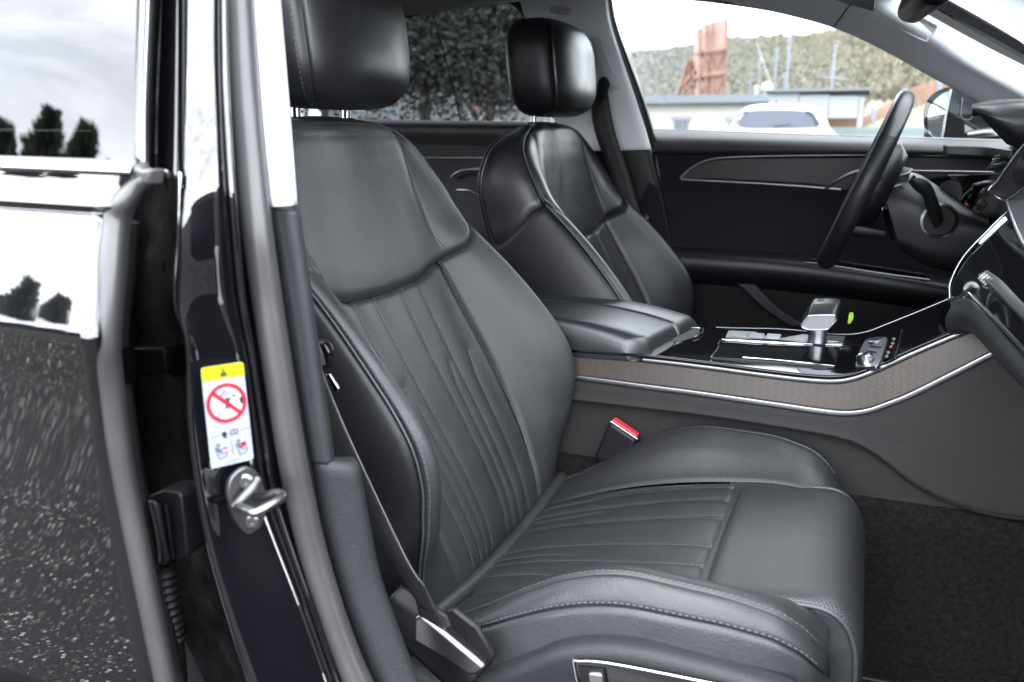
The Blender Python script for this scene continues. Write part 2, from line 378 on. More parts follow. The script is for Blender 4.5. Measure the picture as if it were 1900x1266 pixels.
def panel(name, fmap, s0, s1, t0, t1, ns, ntt, m, parent, off, inside, edges='lrbt', depth=.006, width=.009, lines=None, lcoord=None, ldepth=.004, lw=.006, puff=0.0):
    ss = dense(s0, s1, ns); tt = dense(t0, t1, ntt)
    G = fmap(ss[None, :], tt[:, None])
    du = np.cumsum(np.c_[np.zeros(ntt), np.linalg.norm(np.diff(G, axis=1), axis=2)], 1)
    dv = np.cumsum(np.r_[np.zeros((1, ns)), np.linalg.norm(np.diff(G, axis=0), axis=2)], 0)
    gu = np.gradient(G, axis=1); gv = np.gradient(G, axis=0); nn = np.cross(gu, gv); nn /= np.linalg.norm(nn, axis=2)[..., None] + 1e-12
    ref = G - np.array(inside)
    if (nn * ref).sum() < 0: nn = -nn; flip = True
    else: flip = False
    dist = []
    if 'l' in edges: dist.append(du)
    if 'r' in edges: dist.append(du[:, -1:] - du)
    if 'b' in edges: dist.append(dv)
    if 't' in edges: dist.append(dv[-1:] - dv)
    D = np.zeros(G.shape[:2]); dist = dist or [du * 0 + 1]
    for d in dist:
        D -= depth * np.clip(1 - d / width, 0, 1) ** 2
    if puff:
        mn = np.min(dist, axis=0); D += puff * (1 - np.exp(-mn / .03))
    if lines:
        c = lcoord(G).reshape(-1, 2)
        for ln in lines:
            q = seg_dist(c, ln).reshape(D.shape); D -= ldepth * (.7 * np.exp(-(q / (lw * 2.2)) ** 2) + .5 * np.exp(-(q / (lw * .55)) ** 2))
    G2 = G + nn * D[..., None] + np.array(off)
    uc = np.array([lcoord(G)[..., 0], lcoord(G)[..., 1]]).transpose(1, 2, 0) if lcoord else np.stack([du, dv], 2)
    F = grid_faces(ntt, ns)
    if flip: F = [f[::-1] for f in F]
    return mesh(name, G2.reshape(-1, 3), F, m, parent, uv=np.stack([du, dv], 2).reshape(-1, 2)), G2, nn

def stitches(name, P, Nn, m, parent, L=.0042, gap=.0028, r=.00055, lift=.0002):
    """a run of short thread stitches along points P with surface normals Nn"""
    P = np.array(P); Nn = np.array(Nn, float); d = np.r_[0, np.cumsum(np.linalg.norm(np.diff(P, axis=0), axis=1))]
    st = np.arange(.002, d[-1] - L, L + gap); n = len(st)
    if n < 1: return None
    ip = lambda A, q: np.stack([np.interp(q, d, A[:, j]) for j in range(3)], -1)
    c = [ip(P, st + L * k) for k in (0, .5, 1)]; nn = [ip(Nn, st + L * k) for k in (0, .5, 1)]; nn = [v / np.linalg.norm(v, axis=1)[:, None] for v in nn]
    t = c[2] - c[0]; t /= np.linalg.norm(t, axis=1)[:, None] + 1e-12
    V = np.zeros((n, 9, 3))
    for k in range(3):
        sd = np.cross(t, nn[k]); h = lift + (r * .9 if k == 1 else 0)
        for j, (a_, c_) in enumerate(((-r, 0), (0, r), (r, 0))): V[:, k * 3 + j] = c[k] + sd * a_ + nn[k] * (h + c_ * .8)
    f0 = np.array([(k * 3 + j, k * 3 + j + 1, k * 3 + j + 4, k * 3 + j + 3) for k in (0, 1) for j in (0, 1)])
    F = (f0[None] + 9 * np.arange(n)[:, None, None]).reshape(-1, 4)
    return mesh(name, V.reshape(-1, 3), F.tolist(), m, parent)

def dens_line(fmap, s, t0, t1, n, off, inside, lift=0.0, ds=.02):
    tq = np.linspace(t0, t1, n); P = fmap(s, tq); Q = fmap(s + ds, tq)
    T = np.gradient(P, axis=0); nn = np.cross(Q - P, T); nn /= np.linalg.norm(nn, axis=1)[:, None] + 1e-12
    if (nn * (P - np.array(inside))).sum() < 0: nn = -nn
    return P + nn * lift + np.array(off), nn

def make_seat(name, label, Y0, dx, passenger):
    root = thing(name, label, 'car seat', (-.2 + dx, Y0, .30))
    off = (dx, Y0, 0); q = 1.0 if passenger else .7
    pm = PERF if passenger else LEATHER_SMOOTH
    sm = LEATHER if passenger else LEATHER_SMOOTH
    ins = (-.72, 0, .6)
    uz = lambda G: np.stack([G[..., 1], G[..., 2]], -1)
    flutes = []
    for sg in (-1, 1):
        flutes += [[(sg * .037, .82), (sg * .033, .62), (sg * .026, .40)],
                   [(sg * .092, .83), (sg * .084, .62), (sg * .070, .40)],
                   [(sg * .070, .665), (sg * .060, .635), (sg * .056, .55), (sg * .047, .40)],
                   [(sg * .132, .670), (sg * .120, .635), (sg * .113, .55), (sg * .098, .40)]]
    # ---- backrest
    back = bpy.data.objects.new('backrest', None); COL.objects.link(back); back.parent = root; back.location = (-.26, 0, .1); back.empty_display_size = .05
    bm_ = lambda s, t: back_map(s, t)
    o, G, nn = panel('center_panel', bm_, -2, 2, 0, 1, int(150 * q), int(170 * q), pm, back, off, ins, lines=flutes, lcoord=uz, ldepth=.0030, lw=.0055, depth=.008, width=.012, puff=.004)
    for sg in (-1, 1):
        # inner faces: the bolster facing the middle of the seat
        mm = PERF if (passenger and sg > 0) else sm
        panel('bolster', bm_, sg * 2, sg * 4.6, 0, 1, int(60 * q), int(110 * q), mm, back, off, ins, depth=.006, width=.010)
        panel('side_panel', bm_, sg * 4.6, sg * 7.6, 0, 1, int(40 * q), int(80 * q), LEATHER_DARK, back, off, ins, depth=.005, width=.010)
        panel('shoulder_side', bm_, sg * 4.6, sg * 7.6, 1, 2, int(36 * q), int(60 * q), sm, back, off, ins, depth=.005, width=.010, edges='lrb')
        P, _ = dens_line(bm_, sg * 4.6, .04, 1.0, 70, off, ins, .0)
        tube('piping', P[::2], .0017, PIPING, back, n=120, seg=8)
        P, _ = dens_line(bm_, sg * 4.6, 1.0, 1.97, 70, off, ins, .0)
        tube('piping', P[::2], .0017, PIPING, back, n=120, seg=8)
        P, n2 = dens_line(bm_, sg * 4.42, .05, .98, 130, off, ins, .0004, .02 * sg)
        stitches('stitching', P, n2, THREAD, back)
        P, n2 = dens_line(bm_, sg * 1.93, .30, .97, 120, off, ins, .0015, .02 * sg)
        stitches('stitching', P, n2, THREAD, back)
    sh = [[(sg * .150, 1.03), (sg * .156, .97), (sg * .166, .90), (sg * .170, .83), (sg * .165, .78)] for sg in (-1, 1)]
    panel('shoulder_panel', bm_, -4.6, 4.6, 1, 2, int(190 * q), int(110 * q), pm, back, off, ins, lines=sh, lcoord=uz, ldepth=.0045, lw=.0055, edges='lrb', depth=.0075, width=.011, puff=.006)
    for sg in (-1, 1):
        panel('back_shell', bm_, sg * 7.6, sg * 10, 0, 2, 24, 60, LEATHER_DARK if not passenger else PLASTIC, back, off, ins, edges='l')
    # stitched lines of the quilted middle
    from bisect import bisect
    if passenger:
        for ln in flutes:
            q2 = crv([(a, b) for a, b in ln], 90)
            P = []; n2 = []
            for u, z in q2:
                if z > .79: continue
                w_ = float(B_W(z)) / .278; s = np.interp(abs(u), [0, .10 * w_, .165 * w_], [0, 1, 2]) * (1 if u >= 0 else -1)
                p = back_pt(s, z); P.append(p + np.array(off) + np.array([.002, .0022 * (1 if u > 0 else -1), .001])); n2.append((.87, 0, .5))
            if len(P) > 4: stitches('stitching', P, np.array(n2), THREAD, back, L=.0035, r=.0006)
    # ---- headrest
    hr = bpy.data.objects.new('headrest', None); COL.objects.link(hr); hr.parent = root; hr.location = (-.54, 0, .75); hr.empty_display_size = .05
    hx, hz = -.735 + dx, 1.153
    def hmap(a, b, hw=.146, hd=.062, hh=.102):
        # superellipsoid, a around (lateral/forward), b up
        ca, sa = math.cos(a), math.sin(a); cb, sb = math.cos(b), math.sin(b)
        pw = lambda v, e: math.copysign(abs(v) ** e, v)
        tap = 1 - .10 * (sb > 0) * abs(sb) ** 2
        x = hd * pw(ca, .62) * pw(cb, .45); u = hw * tap * pw(sa, .50) * pw(cb, .40); z = hh * pw(sb, .62)
        x += .016 * (1 - (u / hw) ** 2) * (1 if ca > 0 else .6) * (1 - abs(sb) ** 3) - .10 * z + (.012 if ca > 0 else 0) * (1 - sb ** 2)
        return np.array([hx + x, Y0 + u, hz + z])
    na, nb = 96, 64
    A = np.linspace(-math.pi, math.pi, na, endpoint=False); Bv = np.linspace(-math.pi / 2, math.pi / 2, nb)
    seam = rad(58)
    fr, sd = [], []
    V = np.array([hmap(a, b) for b in Bv for a in A]);
    # groove where the front pad meets the side shell
    for i, b in enumerate(Bv):
        for j, a in enumerate(A):
            for c in (rad(54), -rad(54)):
                dd = abs(a - c) * .11
                V[i * na + j] -= (V[i * na + j] - np.array([hx, Y0, hz])) * .030 * math.exp(-(dd / .005) ** 2)
    F = grid_faces(nb, na, True)
    front = [f for f in F if abs(A[f[0] % na] + .03) < rad(54)]; side = [f for f in F if not abs(A[f[0] % na] + .03) < rad(54)]
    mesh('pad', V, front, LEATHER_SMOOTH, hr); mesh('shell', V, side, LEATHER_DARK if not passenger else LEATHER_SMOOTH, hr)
    for sg in (-1, 1):
        nl = [hmap(sg * rad(64), b) for b in np.linspace(-1.25, 1.25, 90)]
        c0 = np.array([hx, Y0, hz]); stitches('stitching', [p + (p - c0) * .004 for p in nl], np.array([(p - c0) / np.linalg.norm(p - c0) for p in nl]), THREAD if passenger else PIPING, hr, r=.0006)
    for sg in (-1, 1):
        tube('post', [(hx - .012, Y0 + sg * .062, 1.00), (hx - .010, Y0 + sg * .062, 1.03), (hx - .008, Y0 + sg * .062, 1.09)], .0065, CHROME, hr, n=8)
        lathe('post_collar', (hx - .011, Y0 + sg * .062, 1.026), (0, 0, 1), [(.016, 0), (.016, .010), (.010, .014)], PLASTIC, hr, n=20)
    # ---- cushion
    cu = bpy.data.objects.new('cushion', None); COL.objects.link(cu); cu.parent = root; cu.location = (0, 0, .1); cu.empty_display_size = .05
    cm = lambda s, t: cush_pt(s, t)
    insc = (-.2, 0, .40)
    ux = lambda G: np.stack([G[..., 1], G[..., 0]], -1)
    cf = []
    for sg in (-1, 1):
        cf += [[(sg * .034, -.46), (sg * .036, -.30), (sg * .044, -.14)], [(sg * .078, -.46), (sg * .086, -.32), (sg * .098, -.22), (sg * .102, -.14)],
               [(sg * .058, -.46), (sg * .062, -.36), (sg * .072, -.315)], [(sg * .112, -.46), (sg * .120, -.36), (sg * .138, -.30), (sg * .146, -.20), (sg * .148, -.14)]]
    panel('seat_panel', cm, -2, 2, -.475, -.138, int(150 * q), int(140 * q), pm, cu, off, insc, lines=cf, lcoord=ux, ldepth=.0028, lw=.0055, depth=.008, width=.012, puff=.003)
    if passenger:
        for ln in cf:
            P = []
            for u, x in crv(ln, 70):
                s = np.interp(abs(u), [0, .10, .162], [0, 1, 2]) * (1 if u >= 0 else -1)
                P.append(cush_pt(s, x) + np.array(off) + np.array([0, .002 * (1 if u > 0 else -1), .0012]))
            stitches('stitching', P, np.array([(-.2, 0, 1)] * len(P)), THREAD, cu, L=.0035, r=.0006)
    for sg in (-1, 1):
        mm = PERF if (passenger and sg > 0) else sm
        panel('bolster', cm, sg * 2, sg * 4.35, -.475, .012, int(60 * q), int(120 * q), mm, cu, off, insc, depth=.0032, width=.008)
        if passenger and sg < 0:
            panel('bolster_edge', cm, -4.35, -5.35, -.475, .012, 24, 120, sm, cu, off, insc, depth=.0022, width=.006)
            panel('side_skirt', cm, -5.35, -8.4, -.475, .016, 40, 110, LEATHER, cu, off, insc, edges='l', depth=.005, width=.008)
        else:
            panel('side_skirt', cm, sg * 4.35, sg * 8.4, -.475, .012, int(40 * q), int(80 * q), sm, cu, off, insc, edges='l', depth=.004, width=.008)
        P, _ = dens_line(cm, sg * 4.35, -.46, .004, 60, off, insc, -.001)
        if not (passenger and sg < 0): tube('piping', P[::2], .0017, PIPING, cu, n=110, seg=8)
        P, n2 = dens_line(cm, sg * 4.25, -.46, 0, 110, off, insc, .0004, .02 * sg)
        stitches('stitching', P, n2, THREAD, cu)
        if passenger and sg < 0:
            P, n2 = dens_line(cm, -5.27, -.46, 0, 110, off, insc, .0004, -.02)
            stitches('stitching', P, n2, THREAD, cu)
    panel('extension_bed', cm, -2.25, 2.25, -.150, -.004, 40, 24, sm, cu, (off[0], off[1], -.0045), insc, edges='')
    # front nose under the bolsters
    for sg in (-1, 1):
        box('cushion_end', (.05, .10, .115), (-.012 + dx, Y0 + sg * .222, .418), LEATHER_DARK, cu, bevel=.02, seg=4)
    # thigh extension
    prof = [(-.1375, .440), (-.1375, .478), (-.134, .495), (-.124, .5005), (-.10, .504), (-.06, .510), (-.015, .516), (.012, .513), (.030, .500), (.041, .478), (.046, .45), (.047, .41), (.043, .365), (.032, .335), (.012, .325), (-.02, .33), (-.05, .36), (-.10, .42)]
    pc = crv(prof, 110, closed=True)
    us = dense(-.168, .168, 60); V = []
    cx, cz = -.03, .44
    for u in us:
        e = max(0, (abs(u) - .145) / .023); k = 1 - .5 * (1 - math.sqrt(max(0, 1 - min(1, e) ** 2))) * .30
        for x, z in pc: V.append((dx + cx + (x - cx) * (k if x > cx else 1), Y0 + u, cz + (z - cz) * (k if z > cz - .05 else 1) - .0015 * (abs(u) / .168) ** 2 * 0))
    nc = len(pc); F = grid_faces(len(us), nc, True) + [tuple(range(nc)), tuple((len(us) - 1) * nc + i for i in range(nc))]
    d = np.r_[0, np.cumsum(np.linalg.norm(np.diff(pc, axis=0), axis=1))]
    uv = [(u, d[i]) for u in us for i in range(nc)]
    o = mesh('thigh_extension', V, F, pm, cu, uv=uv); auto(o, 50)
    for sg in (-1, 1):
        tube('extension_piping', [(dx + cx + (x - cx) * .9, Y0 + sg * .1695, cz + (z - cz) * .93) for x, z in crv(prof[3:14], 30)], .003, PIPING if passenger else LEATHER_DARK, cu, n=60, seg=8)
    if passenger:
        # tucked leather welt between back and cushion
        tube('welt', [(dx - .452, Y0 - .235, .428), (dx - .449, Y0 - .10, .414), (dx - .449, Y0 + .06, .412), (dx - .447, Y0 + .235, .428)], .011, LEATHER, cu, n=50, seg=12)
        net('tuck_flap', [[(dx - .445, Y0 + .16, .405), (dx - .40, Y0 + .255, .415)], [(dx - .470, Y0 + .22, .42), (dx - .41, Y0 + .283, .425)], [(dx - .49, Y0 + .27, .40), (dx - .41, Y0 + .30, .39)]], LEATHER, cu, 12, 10, thick=.006)
    return root
# ------------------------------------------------------------------ car body shell (pillars, roof, floor, screens)
car = thing('body_shell', 'black car body shell with open front doorway, glossy door pillar and pale pillar trims', 'car', (-.3, 1.43, .2), kind='thing')
def tbl(py): return max(0.0, (330 - py) / 330.0) * .062        # the body leans inward above the waist
def col(pts, Y, dy=0):
    return [at(x, y, Y=Y + tbl(y) + dy) for x, y in pts]
# glossy door pillar, seen from outside, in vertical strips
pe1 = [(329, -290), (331, -60), (331, 100), (331, 250), (330, 420), (324, 560), (345, 640), (352, 800), (383, 1000), (440, 1200), (480, 1320)]
pm1 = [(348, -290), (350, -60), (350, 100), (350, 250), (354, 420), (360, 560), (372, 660), (388, 800), (415, 960), (480, 1170), (530, 1320)]
pr1 = [(396, -290), (398, -60), (398, 100), (402, 250), (412, 420), (425, 560), (447, 660), (468, 800), (490, 930), (560, 1130), (625, 1320)]
pg1 = [(410, -290), (412, -60), (414, 100), (420, 250), (432, 420), (446, 560), (463, 660), (485, 800), (508, 930), (575, 1130), (640, 1320)]
pd1 = [(443, -290), (445, -60), (450, 100), (458, 250), (472, 420), (488, 560), (508, 660), (528, 800), (550, 930), (612, 1130), (680, 1320)]
def colb(pts, Ya, Yb): return [at(x, y, Y=float(np.interp(y, [280, 800], [Ya, Yb])) + tbl(y)) for x, y in pts]
net('pillar_face', [colb(pe1, .535, .540), colb(pe1, .524, .520), colb(pm1, .520, .536), colb(pr1, .538, .570), colb(pg1, .553, .587)], PAINT, car, 90, 30, thick=.004)
net('pillar_inner_flange', [colb(pg1, .553, .587), col([((a[0] + b[0]) / 2, a[1]) for a, b in zip(pg1, pd1)], .598), col(pd1, .612)], PAINT, car, 70, 14)
# dark jamb behind the rear door's edge
pj = [(294, -290), (296, -60), (290, 100), (280, 250), (265, 420), (262, 560), (262, 640), (270, 800), (300, 1000), (350, 1200), (380, 1320)]
pjl = [(x - 110, y) for x, y in pj]
net('hinge_jamb', [col(pe1, .535), col([(x - 12, y) for x, y in pe1], .575), col(pj, .60), col(pjl, .60)], PAINT_DUSTY_SHADE, car, 70, 24)
# outer cover of the pillar above the waist
pc0 = [(298, -290), (300, -60), (298, 60), (294, 160), (292, 250), (292, 330)]
pc1 = [(328, -290), (330, -60), (329, 60), (328, 160), (327, 250), (326, 335)]
net('pillar_cover', [col(pc0, .545), col([((a[0] + b[0]) / 2, a[1]) for a, b in zip(pc0, pc1)], .532), col(pc1, .530)], PAINT, car, 40, 12, thick=.004)
# weld flange line beside the label surface
tube('pillar_seam_bead', colb([(x + 3, y) for x, y in pg1], .551, .584), .0032, PAINT, car, n=90, seg=8)
# doorway weather strip
ws = [(438, -290), (440, -60), (446, 60), (455, 200), (474, 400), (496, 560), (524, 740), (552, 900), (590, 1060), (640, 1210), (690, 1320)]
tube('weather_strip', col(ws, .602), .0140, RUBBER, car, n=140, seg=20)
tube('weather_strip_lip', col([(x + 30, y) for x, y in ws], .628), .0055, RUBBER_BLACK, car, n=120, seg=10)
# pale upper trim on the doorway pillar
net('upper_pillar_trim', [col([(464, -290), (466, -60), (470, 0), (480, 120), (491, 250), (505, 385)], .622), col([(478, -290), (480, -60), (486, 0), (496, 120), (508, 250), (522, 384)], .618), col([(498, -290), (500, -60), (503, 0), (511, 100), (525, 250), (537, 382)], .630), col([(510, -290), (512, -60), (515, 0), (523, 100), (535, 250), (545, 380)], .70)], TRIM_PALE, car, 50, 16, thick=.004)
# grained lower trim: a slim upper run that widens to a shoulder below
lt0 = [(503, 386), (530, 540), (556, 700), (583, 858)]
lt1 = [(524, 388), (550, 540), (574, 700), (600, 860)]
lt2 = [(545, 392), (568, 540), (590, 700), (613, 862)]
net('lower_pillar_trim', [col(lt0, .640), col([(x + 3, y) for x, y in lt0], .626), col(lt1, .6265), col(lt2, .631), col([(x + 3, y) for x, y in lt2], .66)], PLASTIC_GREY, car, 60, 24, thick=.004)
rows = []
for (xl, xr, y, roll) in ((583, 650, 854, .020), (584, 655, 860, .008), (586, 660, 870, .001), (592, 668, 915, 0), (603, 680, 980, 0), (624, 696, 1060, 0), (650, 722, 1140, 0), (690, 760, 1240, 0), (724, 795, 1320, 0)):
    rows.append([at(xl, y, Y=.640), at(xl + 4, y, Y=.6265), at(xl * .6 + xr * .4, y, Y=.6275 + roll * .3), at(xr - 6, y, Y=.640 + roll), at(xr, y, Y=.650 + roll), at(xr + 2, y, Y=.70 + roll)])
net('lower_pillar_shoulder', rows, PLASTIC_GREY, car, 40, 70, thick=.004)
# sill and floor
net('door_sill', [[(-.75, .50, .30), (.9, .50, .30)], [(-.75, .52, .37), (.9, .52, .37)], [(-.75, .60, .385), (.9, .60, .385)], [(-.75, .66, .36), (.9, .66, .36)], [(-.75, .68, .26), (.9, .68, .26)]], PAINT, car, 20, 40)
net('outer_sill', [[(-1.7, .50, .32), (.9, .50, .32)], [(-1.7, .48, .22), (.9, .48, .22)], [(-1.7, .56, .17), (.9, .56, .17)]], PAINT, car, 20, 20)
# roof: outer skin and lining
def arch(x, zc, zs, y0=.78, y1=2.08, n=9, side=.0):
    return [(x, y0 + (y1 - y0) * i / (n - 1), zc - (zc - zs) * abs(2 * i / (n - 1) - 1) ** 2.6) for i in range(n)]
net('roof_skin', [arch(.02, 1.335, 1.285, .84, 2.02), arch(-.25, 1.425, 1.37, .76, 2.10), arch(-.6, 1.465, 1.405, .74, 2.12), arch(-1.1, 1.455, 1.395, .76, 2.10), arch(-1.6, 1.38, 1.32, .82, 2.04), arch(-2.0, 1.25, 1.2, .9, 1.96)], PAINT, car, 40, 40, toward=(0, 0, 1), thick=.006)
net('roof_lining', [arch(-.02, 1.305, 1.25, .88, 1.98), arch(-.25, 1.375, 1.31, .82, 2.04), arch(-.6, 1.405, 1.345, .80, 2.06), arch(-1.1, 1.40, 1.335, .82, 2.04), arch(-1.6, 1.345, 1.28, .86, 2.0), arch(-2.0, 1.23, 1.18, .9, 1.96)], LINING, car, 40, 40, toward=(0, 0, -1), thick=.006, off=1)
# side rails above the doors
far_rail = [(-1.95, 1.99, 1.16), (-1.6, 2.02, 1.27), (-1.25, 2.035, 1.312), (-.95, 2.04, 1.335), (-.62, 2.035, 1.338), (-.34, 2.02, 1.305), (-.10, 2.00, 1.243), (.09, 1.985, 1.142), (.20, 1.975, 1.085), (.34, 1.97, 1.01)]
near_rail = [(x, 2.86 - y, z) for x, y, z in far_rail]
rail_in = [(x, y - .085, z + .048) for x, y, z in far_rail]
# rear bulkhead, parcel shelf and rear bench close the cabin
net('parcel_shelf', [[(-1.75, .85, .98), (-1.75, 2.0, .98)], [(-2.1, .9, 1.0), (-2.1, 1.95, 1.0)]], LEATHER_DARK, car, 10, 8, toward=(0, 0, 1), thick=.02)
net('rear_bench_back', [[(-1.45, .78, .45), (-1.45, 2.08, .45)], [(-1.58, .80, .75), (-1.58, 2.06, .75)], [(-1.72, .84, 1.02), (-1.72, 2.02, 1.02)]], LEATHER_DARK, car, 20, 16, toward=(1, 0, 0), thick=.05)
net('rear_bench_seat', [[(-1.46, .78, .46), (-1.46, 2.08, .46)], [(-1.2, .78, .49), (-1.2, 2.08, .49)], [(-1.0, .78, .47), (-1.0, 2.08, .47)], [(-.97, .78, .30), (-.97, 2.08, .30)]], LEATHER_DARK, car, 20, 20, toward=(0, 0, 1), thick=.02)
net('rear_window', [[(-1.62, .92, 1.33), (-1.64, 1.43, 1.37), (-1.62, 1.94, 1.33)], [(-2.1, .93, 1.02), (-2.12, 1.43, 1.03), (-2.1, 1.93, 1.02)]], GLASS_TINT, car, 12, 6, toward=(0, 0, 1))
net('floor_carpet', [[(-1.6, .66, .27), (-.4, .66, .27), (.35, .66, .27), (.62, .66, .40), (.85, .66, .62)], [(-1.6, 1.12, .27), (-.4, 1.12, .27), (.35, 1.12, .27), (.62, 1.12, .40), (.85, 1.12, .62)], [(-1.6, 1.27, .30), (-.4, 1.27, .31), (.35, 1.27, .31), (.62, 1.27, .42), (.85, 1.27, .63)], [(-1.6, 1.329, .455), (-.4, 1.329, .457), (.35, 1.329, .470), (.62, 1.329, .50), (.85, 1.329, .65)]], CARPET, car, 50, 40, toward=(0, 0, 1), thick=.01)
net('driver_footwell', [[(-1.6, 1.60, .49), (.85, 1.60, .5)], [(-1.6, 1.65, .30), (.85, 1.65, .30)], [(-1.6, 1.75, .27), (.85, 1.75, .27)], [(-1.6, 2.2, .27), (.85, 2.2, .27)]], CARPET, car, 20, 20, toward=(0, 0, 1), thick=.01)
net('firewall', [[(.85, .66, .28), (.85, 2.2, .28)], [(.80, .66, .95), (.80, 2.2, .95)]], PLASTIC, car, 6, 6, toward=(-1, 0, 0), thick=.02)
net('kick_panel', [[(-.02, .675, .30), (.4, .675, .30), (.9, .675, .36)], [(.30, .69, .70), (.55, .69, .72), (.9, .69, .74)], [(.42, .70, .98), (.6, .70, .98), (.9, .70, .97)]], PLASTIC_GREY, car, 16, 14, toward=(0, 1, 0), thick=.012)
net('underbody', [[(-2.1, .55, .16), (1.0, .55, .16)], [(-2.1, 2.31, .16), (1.0, 2.31, .16)]], PLASTIC, car, 4, 4, toward=(0, 0, -1), thick=.02)

# ---- far door pillar, pale upper trim and dark lower trim
Lp = [(960, -20, 2.0), (975, 40, 2.03), (995, 110, 2.06), (1020, 190, 2.09), (1042, 280, 2.12)]
Mp = [(1040, -20, 1.985), (1060, 40, 2.01), (1085, 110, 2.045), (1108, 190, 2.08), (1130, 280, 2.105)]
Rp = [(1112, -20, 2.0), (1122, 40, 2.02), (1145, 110, 2.05), (1172, 190, 2.085), (1200, 278, 2.11)]
Ep = [(1124, -20, 2.04), (1133, 40, 2.06), (1155, 110, 2.09), (1182, 190, 2.12), (1209, 278, 2.14)]
net('pillar_trim', [atl(Lp), atl(Mp), atl(Rp), atl(Ep)], TRIM_PALE, car, 50, 30, thick=.006)
net('belt_height_recess', [atl([(1098, 72, 2.026), (1112, 120, 2.042), (1130, 170, 2.062)]), atl([(1113, 74, 2.022), (1133, 120, 2.040), (1150, 165, 2.060)])], TRIM_PALE, car, 14, 6, thick=.003)
net('pillar_seal', [atl([(1124, -20, 2.055), (1133, 40, 2.075), (1155, 110, 2.10), (1182, 190, 2.13), (1211, 282, 2.15)]), atl([(1131, -20, 2.05), (1141, 40, 2.07), (1165, 110, 2.095), (1194, 190, 2.125), (1216, 262, 2.145)]), atl([(1134, -20, 2.08), (1144, 40, 2.10), (1168, 110, 2.12), (1198, 190, 2.15), (1220, 262, 2.17)])], RUBBER_BLACK, car, 40, 12, thick=.004)
net('pillar_base_trim', [atl([(1040, 277, 2.125), (1090, 420, 2.15), (1130, 600, 2.16)]), atl([(1120, 276, 2.11), (1170, 420, 2.13), (1215, 600, 2.14)]), atl([(1196, 275, 2.115), (1232, 420, 2.135), (1262, 600, 2.145)]), atl([(1209, 276, 2.14), (1245, 420, 2.16), (1276, 600, 2.17)])], PLASTIC, car, 40, 30, thick=.006)
net('pillar_pocket', [atl([(1130, 330, 2.13), (1190, 332, 2.122), (1222, 350, 2.124)]), atl([(1150, 430, 2.135), (1210, 430, 2.125), (1240, 440, 2.13)]), atl([(1160, 470, 2.14), (1218, 470, 2.13), (1247, 472, 2.134)])], SUEDE, car, 20, 16)

# ---- far windscreen pillar: pale trim with a small speaker
Al = [(1130, -110, 2.02), (1240, -30, 2.01), (1350, 0, 2.0), (1440, 20, 2.0), (1545, 48, 2.0), (1640, 90, 1.995), (1720, 135, 1.99), (1815, 186, 1.985), (1905, 240, 1.98), (2000, 300, 1.98)]
A2 = [(x + 14, y - 30, 1.945) for x, y, Y in Al]
A3 = [(1170, -200, 1.935), (1330, -120, 1.93), (1450, -62, 1.93), (1545, -38, 1.93), (1650, 22, 1.93), (1735, 72, 1.93), (1800, 118, 1.93), (1890, 168, 1.93), (1975, 220, 1.93), (2060, 272, 1.93)]
A4 = [(1200, -260, 1.975), (1380, -180, 1.975), (1520, -90, 1.975), (1610, -36, 1.975), (1700, 16, 1.975), (1775, 58, 1.975), (1840, 92, 1.975), (1930, 138, 1.975), (2010, 190, 1.975), (2090, 235, 1.975)]
net('windscreen_pillar_trim', [atl([(x - 2, y + 3, Y + .05) for x, y, Y in Al]), atl(Al), atl(A2), atl(A3), atl(A4)], TRIM_PALE, car, 90, 40, thick=.006)
net('pillar_joint', [atl([(1586, -2, 1.926), (1572, 14, 1.926), (1558, 33, 1.955), (1545, 50, 1.992)]), atl([(1589, -2, 1.926), (1575, 14, 1.926), (1561, 33, 1.955), (1548, 50, 1.992)])], RUBBER_BLACK, car, 16, 3)
sp = lambda pts, Y: [at(x, y, Y=Y) for x, y in pts]
spk = [(1690, 24), (1733, 45), (1739, 52), (1722, 72), (1716, 77), (1670, 54), (1664, 48), (1680, 27)]
plate('speaker_grille', crv([at(x, y, Y=1.928 + (78 - y) * .0004) for x, y in spk], 40, True), .008, mat('speaker_mesh', (.42, .44, .46), .8, bump=(1500, .6, .001, 'voronoi')), car, bevel=.002)
tube('speaker_rim', [at(x, y, Y=1.926 + (78 - y) * .0004) for x, y in spk], .0016, TRIM_PALE, car, n=60, seg=8, closed=True)
net('windscreen_frit', [atl([(1200, -262, 1.98), (1520, -92, 1.98), (1700, 14, 1.98), (1840, 92, 1.98), (2010, 190, 1.98)]), atl([(1230, -262, 1.99), (1540, -92, 1.99), (1720, 8, 1.99), (1852, 84, 1.99), (2020, 178, 1.99)])], RUBBER_BLACK, car, 50, 4)
ws_far = [np.array(at(x, y, Y=Y)) + np.array([.02, .02, 0]) for x, y, Y in [(1520, -92, 1.985), (1700, 10, 1.985), (1840, 88, 1.985), (2010, 186, 1.985), (2200, 300, 1.99)]]
ws_near = [np.array([p[0], 2.86 - p[1], p[2]]) for p in ws_far]
ws_mid = [np.array([p[0] + .14, 1.43, p[2] + .03]) for p in ws_far]
net('windscreen', [ws_far, ws_mid, ws_near], GLASS_CLEAR, car, 20, 20, toward=(1, 0, 1))
